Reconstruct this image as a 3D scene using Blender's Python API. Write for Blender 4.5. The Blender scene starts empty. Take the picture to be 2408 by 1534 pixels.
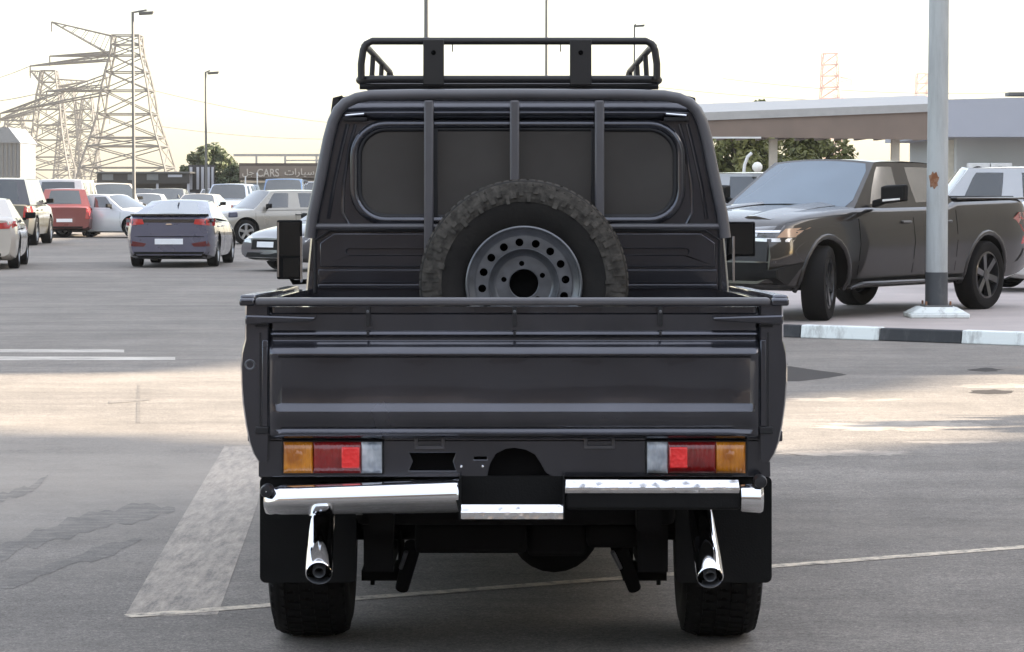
import bpy, bmesh, math, random
from mathutils import Vector, Matrix
from mathutils.bvhtree import BVHTree

scene = bpy.context.scene
C = scene.collection
R = math.radians
rng = random.Random(7)

# ------------------------------------------------------------------ camera, sky, sun, exposure
EYE = 1.62                      # eye height of the photographer
FOC, CX, CY = 6205.0, 1204.0, 767.0
PITCH = math.atan(322.0 / FOC)
cam = bpy.data.cameras.new('camera')
cam.sensor_width = 36.0
cam.lens = 36.0 * FOC / 2408.0
cam.clip_start = 0.1
cam.clip_end = 6000.0
cam_ob = bpy.data.objects.new('camera', cam)
C.objects.link(cam_ob)
cam_ob.location = (0, 0, EYE)
cam_ob.rotation_euler = (R(90) - PITCH, 0, 0)
scene.camera = cam_ob

SUN_EL, SUN_AZ = R(21.5), R(82.0)          # azimuth clockwise from +Y (the way the camera looks)
world = bpy.data.worlds.new('World')
scene.world = world
world.use_nodes = True
wn, wl = world.node_tree.nodes, world.node_tree.links
wn.clear()
sky = wn.new('ShaderNodeTexSky')
sky.sky_type = 'NISHITA'
sky.sun_disc = False
sky.sun_elevation = SUN_EL
sky.sun_rotation = SUN_AZ
sky.air_density = 1.0
sky.dust_density = 1.5
sky.ozone_density = 1.0
bg = wn.new('ShaderNodeBackground')
bg.inputs['Strength'].default_value = 0.05
wo = wn.new('ShaderNodeOutputWorld')
veil = wn.new('ShaderNodeMix')             # even pale veil of a hazy evening sky over the clear one
veil.data_type = 'RGBA'
veil.blend_type = 'ADD'
veil.inputs[0].default_value = 1.0
wtc = wn.new('ShaderNodeTexCoord')
wsx = wn.new('ShaderNodeSeparateXYZ')
wl.new(wtc.outputs['Generated'], wsx.inputs[0])
vmix = wn.new('ShaderNodeMix')             # as in an overcast sky the veil is brighter overhead than at the horizon
vmix.data_type = 'RGBA'
vmix.clamp_factor = True
vmix.inputs[6].default_value = (1.40, 1.22, .92, 1)
vmix.inputs[7].default_value = (5.4, 5.45, 5.75, 1)
wl.new(wsx.outputs['Z'], vmix.inputs[0])
wl.new(vmix.outputs[2], veil.inputs[7])
wl.new(sky.outputs[0], veil.inputs[6])
wl.new(veil.outputs[2], bg.inputs[0])
wl.new(bg.outputs[0], wo.inputs[0])

sun = bpy.data.lights.new('sun', 'SUN')
sun.energy = 5.0
sun.angle = R(0.6)
sun.color = (1.0, 0.86, 0.68)
sun_ob = bpy.data.objects.new('sun', sun)
C.objects.link(sun_ob)
sd = Vector((math.sin(SUN_AZ) * math.cos(SUN_EL), math.cos(SUN_AZ) * math.cos(SUN_EL), math.sin(SUN_EL)))
sun_ob.rotation_euler = sd.to_track_quat('Z', 'Y').to_euler()
sun_ob.location = (40, 10, 30)

scene.view_settings.view_transform = 'Standard'
scene.view_settings.look = 'None'
scene.view_settings.exposure = 2.42
scene.view_settings.gamma = 1.0
scene.view_settings.use_curve_mapping = False
scene.render.engine = 'CYCLES'
scene.cycles.max_bounces = 8
scene.cycles.use_denoising = True


# ------------------------------------------------------------------ measuring helpers
def P(px, py, Y):
    """world point at distance Y that is seen at (px, py) of the photograph (2408 wide)"""
    x, u = (px - CX) / FOC, -(py - CY) / FOC
    y = math.cos(PITCH) + math.sin(PITCH) * u
    z = -math.sin(PITCH) + math.cos(PITCH) * u
    k = Y / y
    return Vector((x * k, Y, EYE + z * k))


def G(px, py, z=0.0):
    """ground point seen at (px, py)"""
    x, u = (px - CX) / FOC, -(py - CY) / FOC
    y = math.cos(PITCH) + math.sin(PITCH) * u
    zz = -math.sin(PITCH) + math.cos(PITCH) * u
    k = (z - EYE) / zz
    return Vector((x * k, y * k, z))


# ------------------------------------------------------------------ materials
MATS = {}


def nodes_of(name):
    m = bpy.data.materials.new(name)
    m.use_nodes = True
    nt = m.node_tree
    return m, nt, nt.nodes['Principled BSDF']


def mat(name, col, rough=.5, metal=0., coat=0., coat_rough=.05, spec=.5, var=.12, vscale=6., bump=0., bscale=60., rvar=.1, emis=None):
    if name in MATS:
        return MATS[name]
    m, nt, b = nodes_of(name)
    n, l = nt.nodes, nt.links
    tc = n.new('ShaderNodeTexCoord')
    nz = n.new('ShaderNodeTexNoise')
    nz.inputs['Scale'].default_value = vscale
    nz.inputs['Detail'].default_value = 5
    l.new(tc.outputs['Object'], nz.inputs['Vector'])
    mr = n.new('ShaderNodeMapRange')
    mr.inputs[1].default_value, mr.inputs[2].default_value = .25, .75
    mr.inputs[3].default_value, mr.inputs[4].default_value = 1 - var, 1 + var
    l.new(nz.outputs['Fac'], mr.inputs[0])
    mx = n.new('ShaderNodeMix')
    mx.data_type = 'RGBA'
    mx.blend_type = 'MULTIPLY'
    mx.inputs[0].default_value = 1
    mx.inputs[6].default_value = (*col, 1)
    l.new(mr.outputs[0], mx.inputs[7])
    l.new(mx.outputs[2], b.inputs['Base Color'])
    if rvar:
        m2 = n.new('ShaderNodeMapRange')
        m2.inputs[1].default_value, m2.inputs[2].default_value = .3, .7
        m2.inputs[3].default_value, m2.inputs[4].default_value = max(0, rough - rvar * rough), min(1, rough + rvar * rough)
        l.new(nz.outputs['Fac'], m2.inputs[0])
        l.new(m2.outputs[0], b.inputs['Roughness'])
    else:
        b.inputs['Roughness'].default_value = rough
    b.inputs['Metallic'].default_value = metal
    b.inputs['Coat Weight'].default_value = coat
    b.inputs['Coat Roughness'].default_value = coat_rough
    b.inputs['Specular IOR Level'].default_value = spec
    if bump:
        n2 = n.new('ShaderNodeTexNoise')
        n2.inputs['Scale'].default_value = bscale
        n2.inputs['Detail'].default_value = 3
        l.new(tc.outputs['Object'], n2.inputs['Vector'])
        bp = n.new('ShaderNodeBump')
        bp.inputs['Strength'].default_value = bump
        bp.inputs['Distance'].default_value = .01
        l.new(n2.outputs['Fac'], bp.inputs['Height'])
        l.new(bp.outputs[0], b.inputs['Normal'])
    MATS[name] = m
    return m


def asphalt_color(nt, base=(.188, .170, .151), streak=True):
    """old dusty asphalt: returns (colour socket, height socket, coordinate node)"""
    n, l = nt.nodes, nt.links
    tc = n.new('ShaderNodeTexCoord')

    def noise(scale, detail=6, rough=.6, vec=None, dist=0.):
        z = n.new('ShaderNodeTexNoise')
        z.inputs['Scale'].default_value = scale
        z.inputs['Detail'].default_value = detail
        z.inputs['Roughness'].default_value = rough
        z.inputs['Distortion'].default_value = dist
        l.new(vec or tc.outputs['Object'], z.inputs['Vector'])
        return z.outputs['Fac']

    def mul(col, fac, lo, hi, a=.3, b=.7):
        mr = n.new('ShaderNodeMapRange')
        mr.inputs[1].default_value, mr.inputs[2].default_value = a, b
        mr.inputs[3].default_value, mr.inputs[4].default_value = lo, hi
        l.new(fac, mr.inputs[0])
        mx = n.new('ShaderNodeMix')
        mx.data_type = 'RGBA'
        mx.blend_type = 'MULTIPLY'
        mx.inputs[0].default_value = 1
        l.new(col, mx.inputs[6])
        l.new(mr.outputs[0], mx.inputs[7])
        return mx.outputs[2]
    rgb = n.new('ShaderNodeRGB')
    rgb.outputs[0].default_value = (*base, 1)
    col = rgb.outputs[0]
    col = mul(col, noise(.16, 5, .65), .84, 1.16)
    col = mul(col, noise(1.3, 8, .7), .86, 1.14)
    grit = noise(30, 8, .9)
    col = mul(col, grit, .42, 1.65, .30, .70)
    col = mul(col, noise(85, 3, .8), .55, 1.45, .3, .7)
    col = mul(col, noise(7, 5, .7), .86, 1.14)
    mp = n.new('ShaderNodeMapping')
    mp.inputs['Rotation'].default_value = (0, 0, R(18))
    mp.inputs['Scale'].default_value = (.16, 1.1, 1)
    l.new(tc.outputs['Object'], mp.inputs['Vector'])
    if streak:
        st = noise(1.0, 9, .72, mp.outputs[0], .8)
        col = mul(col, st, .80, 1.16, .33, .62)
    vo = n.new('ShaderNodeTexVoronoi')
    vo.inputs['Scale'].default_value = 120
    l.new(tc.outputs['Object'], vo.inputs['Vector'])
    col = mul(col, vo.outputs['Distance'], 1.18, .86, 0, .6)
    # dust that settled in patches gives a warm tint
    mx = n.new('ShaderNodeMix')
    mx.data_type = 'RGBA'
    l.new(col, mx.inputs[6])
    mx.inputs[7].default_value = (.27, .24, .205, 1)
    mr = n.new('ShaderNodeMapRange')
    mr.inputs[1].default_value, mr.inputs[2].default_value = .5, .8
    mr.inputs[3].default_value, mr.inputs[4].default_value = 0, .45
    l.new(noise(.45, 7, .7), mr.inputs[0])
    l.new(mr.outputs[0], mx.inputs[0])
    # half-lit dusty fringe below the sunny gap, painted into the colour beside the truck
    mp2 = n.new('ShaderNodeMapping')
    mp2.inputs['Location'].default_value = (.62, -3.35, 0)
    mp2.inputs['Scale'].default_value = (.22, .23, 1)
    l.new(tc.outputs['Object'], mp2.inputs['Vector'])
    gr = n.new('ShaderNodeTexGradient')
    gr.gradient_type = 'SPHERICAL'
    l.new(mp2.outputs[0], gr.inputs['Vector'])
    mm = n.new('ShaderNodeMath')
    mm.operation = 'MULTIPLY'
    l.new(gr.outputs['Fac'], mm.inputs[0])
    l.new(noise(.9, 7, .7), mm.inputs[1])
    m3 = n.new('ShaderNodeMapRange')
    m3.inputs[1].default_value, m3.inputs[2].default_value = .05, .42
    m3.inputs[3].default_value, m3.inputs[4].default_value = 0, .6
    l.new(mm.outputs[0], m3.inputs[0])
    mx3 = n.new('ShaderNodeMix')
    mx3.data_type = 'RGBA'
    l.new(m3.outputs[0], mx3.inputs[0])
    l.new(mx.outputs[2], mx3.inputs[6])
    mx3.inputs[7].default_value = (.33, .295, .255, 1)
    return mx3.outputs[2], grit, tc


def asphalt_mat():
    m, nt, b = nodes_of('old asphalt')
    col, h, tc = asphalt_color(nt)
    nt.links.new(col, b.inputs['Base Color'])
    b.inputs['Roughness'].default_value = .85
    b.inputs['Specular IOR Level'].default_value = .3
    bp = nt.nodes.new('ShaderNodeBump')
    bp.inputs['Strength'].default_value = .5
    bp.inputs['Distance'].default_value = .006
    nt.links.new(h, bp.inputs['Height'])
    nt.links.new(bp.outputs[0], b.inputs['Normal'])
    return m


def patchy_mat(name, paint, lo=.42, hi=.6, scale=9., stretch=(1, 1, 1), amount=1.):
    """worn paint, tar, dark patches or painted sunlight partly covering the asphalt"""
    m, nt, b = nodes_of(name)
    n, l = nt.nodes, nt.links
    col, h, tc = asphalt_color(nt)
    mp = n.new('ShaderNodeMapping')
    mp.inputs['Scale'].default_value = stretch
    l.new(tc.outputs['Object'], mp.inputs['Vector'])
    z = n.new('ShaderNodeTexNoise')
    z.inputs['Scale'].default_value = scale
    z.inputs['Detail'].default_value = 9
    z.inputs['Roughness'].default_value = .75
    l.new(mp.outputs[0], z.inputs['Vector'])
    mr = n.new('ShaderNodeMapRange')
    mr.inputs[1].default_value, mr.inputs[2].default_value = lo, hi
    mr.inputs[3].default_value, mr.inputs[4].default_value = 0, amount
    l.new(z.outputs['Fac'], mr.inputs[0])
    mx = n.new('ShaderNodeMix')
    mx.data_type = 'RGBA'
    l.new(mr.outputs[0], mx.inputs[0])
    l.new(col, mx.inputs[6])
    mx.inputs[7].default_value = (*paint, 1)
    l.new(mx.outputs[2], b.inputs['Base Color'])
    b.inputs['Roughness'].default_value = .8
    b.inputs['Specular IOR Level'].default_value = .3
    bp = n.new('ShaderNodeBump')
    bp.inputs['Strength'].default_value = .4
    bp.inputs['Distance'].default_value = .005
    l.new(h, bp.inputs['Height'])
    l.new(bp.outputs[0], b.inputs['Normal'])
    return m


def streaky_mat(name, col, col2, rough=.6, scale=4., stretch=(1, 1, .12), lo=.45, hi=.7, metal=0., bump=.0):
    """paint with weathering of a second colour running down it"""
    m, nt, b = nodes_of(name)
    n, l = nt.nodes, nt.links
    tc = n.new('ShaderNodeTexCoord')
    mp = n.new('ShaderNodeMapping')
    mp.inputs['Scale'].default_value = stretch
    l.new(tc.outputs['Object'], mp.inputs['Vector'])
    z = n.new('ShaderNodeTexNoise')
    z.inputs['Scale'].default_value = scale
    z.inputs['Detail'].default_value = 8
    z.inputs['Roughness'].default_value = .7
    l.new(mp.outputs[0], z.inputs['Vector'])
    mr = n.new('ShaderNodeMapRange')
    mr.inputs[1].default_value, mr.inputs[2].default_value = lo, hi
    l.new(z.outputs['Fac'], mr.inputs[0])
    mx = n.new('ShaderNodeMix')
    mx.data_type = 'RGBA'
    l.new(mr.outputs[0], mx.inputs[0])
    mx.inputs[6].default_value = (*col, 1)
    mx.inputs[7].default_value = (*col2, 1)
    l.new(mx.outputs[2], b.inputs['Base Color'])
    b.inputs['Roughness'].default_value = rough
    b.inputs['Metallic'].default_value = metal
    if bump:
        bp = n.new('ShaderNodeBump')
        bp.inputs['Strength'].default_value = bump
        bp.inputs['Distance'].default_value = .01
        l.new(z.outputs['Fac'], bp.inputs['Height'])
        l.new(bp.outputs[0], b.inputs['Normal'])
    return m


def leaf_mat(name, c1, c2):
    m, nt, b = nodes_of(name)
    n, l = nt.nodes, nt.links
    tc = n.new('ShaderNodeTexCoord')
    z = n.new('ShaderNodeTexNoise')
    z.inputs['Scale'].default_value = 1.1
    z.inputs['Detail'].default_value = 4
    l.new(tc.outputs['Object'], z.inputs['Vector'])
    mr = n.new('ShaderNodeMapRange')
    mr.inputs[1].default_value, mr.inputs[2].default_value = .35, .65
    l.new(z.outputs['Fac'], mr.inputs[0])
    mx = n.new('ShaderNodeMix')
    mx.data_type = 'RGBA'
    l.new(mr.outputs[0], mx.inputs[0])
    mx.inputs[6].default_value = (*c1, 1)
    mx.inputs[7].default_value = (*c2, 1)
    l.new(mx.outputs[2], b.inputs['Base Color'])
    b.inputs['Roughness'].default_value = .55
    tr = n.new('ShaderNodeBsdfTranslucent')
    l.new(mx.outputs[2], tr.inputs[0])
    ms = n.new('ShaderNodeMixShader')
    ms.inputs[0].default_value = .3
    l.new(b.outputs[0], ms.inputs[1])
    l.new(tr.outputs[0], ms.inputs[2])
    l.new(ms.outputs[0], n['Material Output'].inputs[0])
    return m


def lens_mat(name, col, inner, scale=1.0):
    """moulded plastic lamp lens with a ribbed inside"""
    m, nt, b = nodes_of(name)
    n, l = nt.nodes, nt.links
    tc = n.new('ShaderNodeTexCoord')
    vo = n.new('ShaderNodeTexVoronoi')
    vo.inputs['Scale'].default_value = 38 * scale
    l.new(tc.outputs['Object'], vo.inputs['Vector'])
    nz = n.new('ShaderNodeTexNoise')
    nz.inputs['Scale'].default_value = 16 * scale
    l.new(tc.outputs['Object'], nz.inputs['Vector'])
    mr = n.new('ShaderNodeMapRange')
    mr.inputs[1].default_value, mr.inputs[2].default_value = .38, .66
    l.new(nz.outputs['Fac'], mr.inputs[0])
    mx = n.new('ShaderNodeMix')
    mx.data_type = 'RGBA'
    l.new(mr.outputs[0], mx.inputs[0])
    mx.inputs[6].default_value = (*col, 1)
    mx.inputs[7].default_value = (*inner, 1)
    l.new(mx.outputs[2], b.inputs['Base Color'])
    b.inputs['Roughness'].default_value = .35
    b.inputs['Coat Weight'].default_value = 1
    b.inputs['Coat Roughness'].default_value = .03
    bp = n.new('ShaderNodeBump')
    bp.inputs['Strength'].default_value = .6
    bp.inputs['Distance'].default_value = .004
    l.new(vo.outputs['Distance'], bp.inputs['Height'])
    l.new(bp.outputs[0], b.inputs['Normal'])
    return m


def tread_mat():
    """rolled aluminium tread plate"""
    m, nt, b = nodes_of('tread plate')
    n, l = nt.nodes, nt.links
    tc = n.new('ShaderNodeTexCoord')
    w = n.new('ShaderNodeTexVoronoi')
    w.inputs['Scale'].default_value = 34
    l.new(tc.outputs['Object'], w.inputs['Vector'])
    b.inputs['Base Color'].default_value = (.82, .83, .85, 1)
    b.inputs['Metallic'].default_value = 1
    b.inputs['Roughness'].default_value = .22
    bp = n.new('ShaderNodeBump')
    bp.inputs['Strength'].default_value = .8
    bp.inputs['Distance'].default_value = .006
    l.new(w.outputs['Distance'], bp.inputs['Height'])
    l.new(bp.outputs[0], b.inputs['Normal'])
    return m


GRAPHITE = mat('graphite paint', (.058, .060, .073), .25, .8, coat=1, coat_rough=.05, var=.22, vscale=4)
GUARD = mat('grey powder coat', (.085, .082, .088), .42, coat=.2, bump=.03, bscale=220)
BLACKP = mat('black textured plastic', (.006, .006, .006), .75, bump=.15, bscale=160, spec=.2)
UNDER = mat('black underbody', (.0035, .003, .003), .85, bump=.2, bscale=30, spec=.15)
RUBBER = mat('tyre rubber', (.0065, .006, .0058), .8, var=.25, bump=.12, bscale=90, spec=.2)
DUSTY = mat('dusty tyre rubber', (.060, .055, .048), .92, var=.7, vscale=30, bump=.3, bscale=70, spec=.2)
CHROME = mat('chrome', (.80, .81, .83), .07, 1., var=.02, rvar=.3)
STEEL = mat('silver painted steel', (.16, .165, .175), .36, .6, var=.25, vscale=18, bump=.03)
DARKGLASS = mat('tinted glass', (.058, .055, .052), .10, coat=0, spec=.5, var=.25, vscale=2.5)
CARGLASS = mat('car glass', (.02, .026, .030), .04, coat=1, coat_rough=.01, spec=.8, var=.2, vscale=1.5)
SEAL = mat('rubber seal', (.008, .008, .010), .5)
RACK = mat('black rack steel', (.0105, .009, .0085), .55, coat=.1, var=.2, bump=.05, bscale=120)
HOLE = mat('dark hole', (.0015, .0015, .0015), .9, spec=.1)
AMBER = lens_mat('amber lens', (.36, .105, .004), (.60, .22, .012))
REDL = lens_mat('red lens', (.15, .003, .004), (.25, .006, .007))
REFLECTOR = lens_mat('red reflector', (.80, .018, .018), (.90, .03, .03), 2)
CLEARL = lens_mat('clear lens', (.26, .29, .33), (.60, .63, .66))
TREAD = tread_mat()
MIRROR = mat('mirror glass', (.09, .10, .11), .03, 1., var=.05, rvar=0)
WHITEP = mat('white car paint', (.60, .60, .58), .3, coat=1, var=.03)
ALLOY = mat('alloy wheel', (.40, .41, .42), .3, .8)
BLACKALLOY = mat('black alloy wheel', (.012, .012, .013), .3, coat=.8)
CONCRETE = mat('grey concrete', (.34, .33, .31), .85, var=.18, vscale=3, bump=.25, bscale=40)


# ------------------------------------------------------------------ mesh helpers
class MB:
    """collects verts and faces of ONE mesh"""

    def __init__(self):
        self.v, self.f, self.mi, self.cur = [], [], [], 0

    def add(self, verts, faces, M=None):
        o = len(self.v)
        self.v += [(M @ Vector(p)) if M else Vector(p) for p in verts]
        self.f += [tuple(i + o for i in f) for f in faces]
        self.mi += [self.cur] * len(faces)
        return self

    def box(self, x0, x1, y0, y1, z0, z1, M=None):
        v = [(x, y, z) for z in (z0, z1) for y in (y0, y1) for x in (x0, x1)]
        return self.add(v, [(0, 2, 3, 1), (4, 5, 7, 6), (0, 1, 5, 4), (2, 6, 7, 3), (0, 4, 6, 2), (1, 3, 7, 5)], M)

    def hexa(self, a, b):
        """a, b: two quads (4 points each, same order)"""
        return self.add(list(a) + list(b), [(3, 2, 1, 0), (4, 5, 6, 7), (0, 1, 5, 4), (1, 2, 6, 5), (2, 3, 7, 6), (3, 0, 4, 7)])

    def loft(self, rings, caps=True, closed=True, M=None):
        n = len(rings[0])
        v = [p for r in rings for p in r]
        f = []
        for i in range(len(rings) - 1):
            for j in range(n if closed else n - 1):
                k = (j + 1) % n
                f.append((i * n + j, i * n + k, (i + 1) * n + k, (i + 1) * n + j))
        if caps:
            f.append(tuple(range(n))[::-1])
            f.append(tuple((len(rings) - 1) * n + j for j in range(n)))
        return self.add(v, f, M)

    def tube(self, pts, r, n=8, closed=False, sx=1., sy=1.):
        pts = [Vector(p) for p in pts]
        m = len(pts)
        rings, up = [], None
        for i, p in enumerate(pts):
            if closed:
                d = (pts[(i + 1) % m] - pts[i - 1]).normalized()
            else:
                d = (pts[min(i + 1, m - 1)] - pts[max(i - 1, 0)]).normalized()
            if up is None:
                up = Vector((0, 0, 1)) if abs(d.z) < .9 else Vector((0, 1, 0))
            s = d.cross(up)
            s = s.normalized() if s.length > 1e-6 else Vector((1, 0, 0))
            up = s.cross(d).normalized()
            rr = r[i] if isinstance(r, (list, tuple)) else r
            rings.append([p + s * (math.cos(a) * rr * sx) + up * (math.sin(a) * rr * sy) for a in [2 * math.pi * k / n for k in range(n)]])
        if closed:
            rings.append(rings[0])
        return self.loft(rings, caps=not closed)

    def lathe(self, prof, origin=(0, 0, 0), axis=(1, 0, 0), n=32, closed=False):
        """prof: (radius, distance along the axis)"""
        ax = Vector(axis).normalized()
        u = ax.orthogonal().normalized()
        w = ax.cross(u)
        o = Vector(origin)
        rings = [[o + ax * a + (u * math.cos(t) + w * math.sin(t)) * r for t in [2 * math.pi * k / n for k in range(n)]] for r, a in prof]
        if closed:
            rings.append(rings[0])
        return self.loft(rings, caps=False)

    def disc(self, c, r, axis, n=24):
        ax = Vector(axis).normalized()
        u = ax.orthogonal().normalized()
        w = ax.cross(u)
        c = Vector(c)
        return self.add([c + (u * math.cos(t) + w * math.sin(t)) * r for t in [2 * math.pi * k / n for k in range(n)]], [tuple(range(n))])

    def grid(self, rows, back=None):
        """rows of points; with back (a vector) the sheet becomes a solid"""
        m, n = len(rows), len(rows[0])
        v = [p for r in rows for p in r]
        f = [(i * n + j, i * n + j + 1, (i + 1) * n + j + 1, (i + 1) * n + j) for i in range(m - 1) for j in range(n - 1)]
        if back is not None:
            b = Vector(back)
            o = len(v)
            rim = [j for j in range(n)] + [i * n + n - 1 for i in range(1, m)] + [(m - 1) * n + j for j in range(n - 2, -1, -1)] + [i * n for i in range(m - 2, 0, -1)]
            v = v + [Vector(v[k]) + b for k in rim]
            q = len(rim)
            f += [(rim[(k + 1) % q], rim[k], o + k, o + (k + 1) % q) for k in range(q)]
            f.append(tuple(o + k for k in range(q)))
        return self.add(v, f)


ORG = Vector((0, 0, 0))         # world point taken off the vertices of parts that are measured in world units


def obj(name, mb, m, parent=None, bevel=0., smooth=35., recalc=True, segs=2, org=None):
    me = bpy.data.meshes.new(name)
    o = ORG if org is None else org
    me.from_pydata([tuple(Vector(p) - o) for p in mb.v], [], mb.f)
    for k in (m if isinstance(m, (list, tuple)) else [m]):
        me.materials.append(k)
    if any(mb.mi):
        me.polygons.foreach_set('material_index', mb.mi)
    if recalc:
        bm = bmesh.new()
        bm.from_mesh(me)
        bmesh.ops.remove_doubles(bm, verts=bm.verts, dist=1e-6)
        bmesh.ops.recalc_face_normals(bm, faces=bm.faces)
        bm.to_mesh(me)
        bm.free()
    if smooth:
        me.shade_smooth()
        me.set_sharp_from_angle(angle=R(smooth))
    ob = bpy.data.objects.new(name, me)
    C.objects.link(ob)
    if parent is not None:
        ob.parent = parent
    if bevel:
        b = ob.modifiers.new('edge', 'BEVEL')
        b.width = bevel
        b.segments = segs
        b.limit_method = 'ANGLE'
        b.angle_limit = R(40)
    return ob


def plate(name, outline, holes, fn, m, parent=None, bevel=0., smooth=30.):
    """flat sheet metal with holes: fn(u, v, w) maps the outline to space, w = 0 front, 1 back"""
    cu = bpy.data.curves.new('sheet', 'CURVE')
    cu.dimensions = '2D'
    cu.fill_mode = 'BOTH'
    cu.extrude = .5
    for ring in [outline] + list(holes):
        sp = cu.splines.new('POLY')
        sp.points.add(len(ring) - 1)
        for p, q in zip(sp.points, ring):
            p.co = (q[0], q[1], 0, 1)
        sp.use_cyclic_u = True
    tmp = bpy.data.objects.new('sheet', cu)
    C.objects.link(tmp)
    dg = bpy.context.evaluated_depsgraph_get()
    me = bpy.data.meshes.new_from_object(tmp.evaluated_get(dg))
    mb = MB()
    mb.add([fn(v.co.x, v.co.y, 0. if v.co.z > 0 else 1.) for v in me.vertices], [tuple(p.vertices) for p in me.polygons])
    bpy.data.objects.remove(tmp)
    bpy.data.curves.remove(cu)
    bpy.data.meshes.remove(me)
    return obj(name, mb, m, parent, bevel, smooth)


def rrect(x0, y0, x1, y1, r, n=6):
    pts = []
    for cx, cy, a in ((x1 - r, y1 - r, 0), (x0 + r, y1 - r, 90), (x0 + r, y0 + r, 180), (x1 - r, y0 + r, 270)):
        for k in range(n + 1):
            t = R(a + 90. * k / n)
            pts.append((cx + r * math.cos(t), cy + r * math.sin(t)))
    return pts


def circ(cx, cy, r, n=16):
    return [(cx + r * math.cos(2 * math.pi * k / n), cy + r * math.sin(2 * math.pi * k / n)) for k in range(n)]


def tag(o, label=None, cat=None, group=None, kind=None):
    if label:
        o['label'] = label
    if cat:
        o['category'] = cat
    if group:
        o['group'] = group
    if kind:
        o['kind'] = kind
    return o


def thing(name, loc=(0, 0, 0), rz=0., label=None, cat=None, group=None, kind=None):
    o = bpy.data.objects.new(name, None)
    o.empty_display_size = .3
    C.objects.link(o)
    o.location = loc
    o.rotation_euler = (0, 0, rz)
    return tag(o, label, cat, group, kind)


def kids(o):
    return [c for c in bpy.data.objects if c.parent == o]


def copy_tree(o, parent=None):
    c = o.copy()
    C.objects.link(c)
    c.parent = parent
    for ch in kids(o):
        copy_tree(ch, c)
    return c


def cut(ob, cutters):
    """carve the cutter meshes out of ob, for good"""
    tmp = []
    for mb, m in cutters:
        c = obj('cutter', mb, m, ob.parent, smooth=0)
        tmp.append(c)
        b = ob.modifiers.new('cut', 'BOOLEAN')
        b.operation = 'DIFFERENCE'
        b.solver = 'EXACT'
        b.object = c
        b.material_mode = 'TRANSFER'
    bpy.context.view_layer.update()
    dg = bpy.context.evaluated_depsgraph_get()
    me = bpy.data.meshes.new_from_object(ob.evaluated_get(dg))
    me.name = ob.name
    ob.modifiers.clear()
    ob.data = me
    me.set_sharp_from_angle(angle=R(38))
    for c in tmp:
        bpy.data.objects.remove(c)


def clean(mb, x0=None):
    return mb

# ================================================================== THE SETTING
ASPHALT = asphalt_mat()


def sheet(name, pts, m, z=0., kind='structure', parent=None):
    mb = MB()
    mb.add([(p[0], p[1], z) for p in pts], [tuple(range(len(pts)))])
    o = obj(name, mb, m, parent, smooth=0, org=Vector((0, 0, 0)))
    bm = bmesh.new()
    bm.from_mesh(o.data)
    for f in bm.faces:
        if f.normal.z < 0:
            f.normal_flip()
    bm.to_mesh(o.data)
    bm.free()
    if kind:
        tag(o, kind=kind)
    return o


sheet('ground', [(-2500, -300), (2500, -300), (2500, 5000), (-2500, 5000)], ASPHALT)

# kerb line: from the truck's far side towards the right foreground
KA, KD = Vector((3.14, 28.73, 0)), Vector((.822, -.571, 0)).normalized()
KN = Vector((-KD.y, KD.x, 0))                     # away from the road
KSEG, KH, KW = .955, .14, .16
kerb = thing('kerb', KA, 0, kind='structure')
KWHITE = streaky_mat('white kerb paint', (.74, .78, .76), (.30, .30, .29), .7, 7, (1, 1, .4), .5, .75, bump=.3)
KBLACK = streaky_mat('black kerb paint', (.022, .024, .028), (.075, .075, .075), .65, 7, (1, 1, .4), .5, .8, bump=.3)
kst = {}
for i in range(-2, 14):
    a = KA + KD * (i * KSEG + .004) - KA
    b = KA + KD * ((i + 1) * KSEG - .004) - KA
    jz = rng.uniform(-.006, .006)
    mb = MB()
    mb.hexa([a, b, b + KN * KW, a + KN * KW], [p + Vector((0, 0, KH + jz)) for p in (a + KN * .02, b + KN * .02, b + KN * KW, a + KN * KW)])
    obj('kerb_stone', mb, KWHITE if i % 2 == 0 else KBLACK, kerb, bevel=.012, smooth=0, org=Vector((0, 0, 0)))
PAVE = mat('dusty pavers', (.37, .325, .305), .85, var=.16, vscale=1.2, bump=.35, bscale=45)
p0 = KA + KD * (-2 * KSEG) + KN * KW
p1 = KA + KD * (14 * KSEG) + KN * KW
mb = MB()
mb.add([(p0.x, p0.y, KH - .012), (p1.x, p1.y, KH - .012), (60, 40, KH - .012), (60, 118, KH - .012), (1.6, 118, KH - .012)], [(0, 1, 2, 3, 4)])
pv = obj('pavement', mb, PAVE, None, smooth=0)
tag(pv, kind='structure')
mb = MB()
mb.add([(1.6, 118, 0), (p0.x, p0.y, 0), (p0.x, p0.y, KH - .012), (1.6, 118, KH - .012)], [(0, 1, 2, 3)])
tag(obj('pavement_edge', mb, PAVE, None, smooth=0), kind='structure')

# road markings and marks on the asphalt: thin sheets a few mm proud of it
LINEP = patchy_mat('worn cream line paint', (.62, .54, .43), .36, .56, 14)
BANDP = patchy_mat('faded broad band', (.52, .45, .375), .36, .66, 7, (3.2, .45, 1), .72)
SUNSLIV = patchy_mat('painted sun sliver', (.62, .58, .52), .36, .62, 3, (.5, 2, 1), .9)
TAR = patchy_mat('tar seal', (.045, .043, .041), .36, .70, 9, (.5, 1.6, 1), .7)
DARKPATCH = patchy_mat('dark ground patch', (.030, .024, .020), .18, .40, 4, (1, .4, 1), 1.)


def strip(name, a, b, w, m, z):
    a, b = Vector(a), Vector(b)
    d = (b - a).normalized()
    n = Vector((-d.y, d.x, 0)) * (w / 2)
    return sheet(name, [a - n, b - n, b + n, a + n], m, z)


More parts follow.
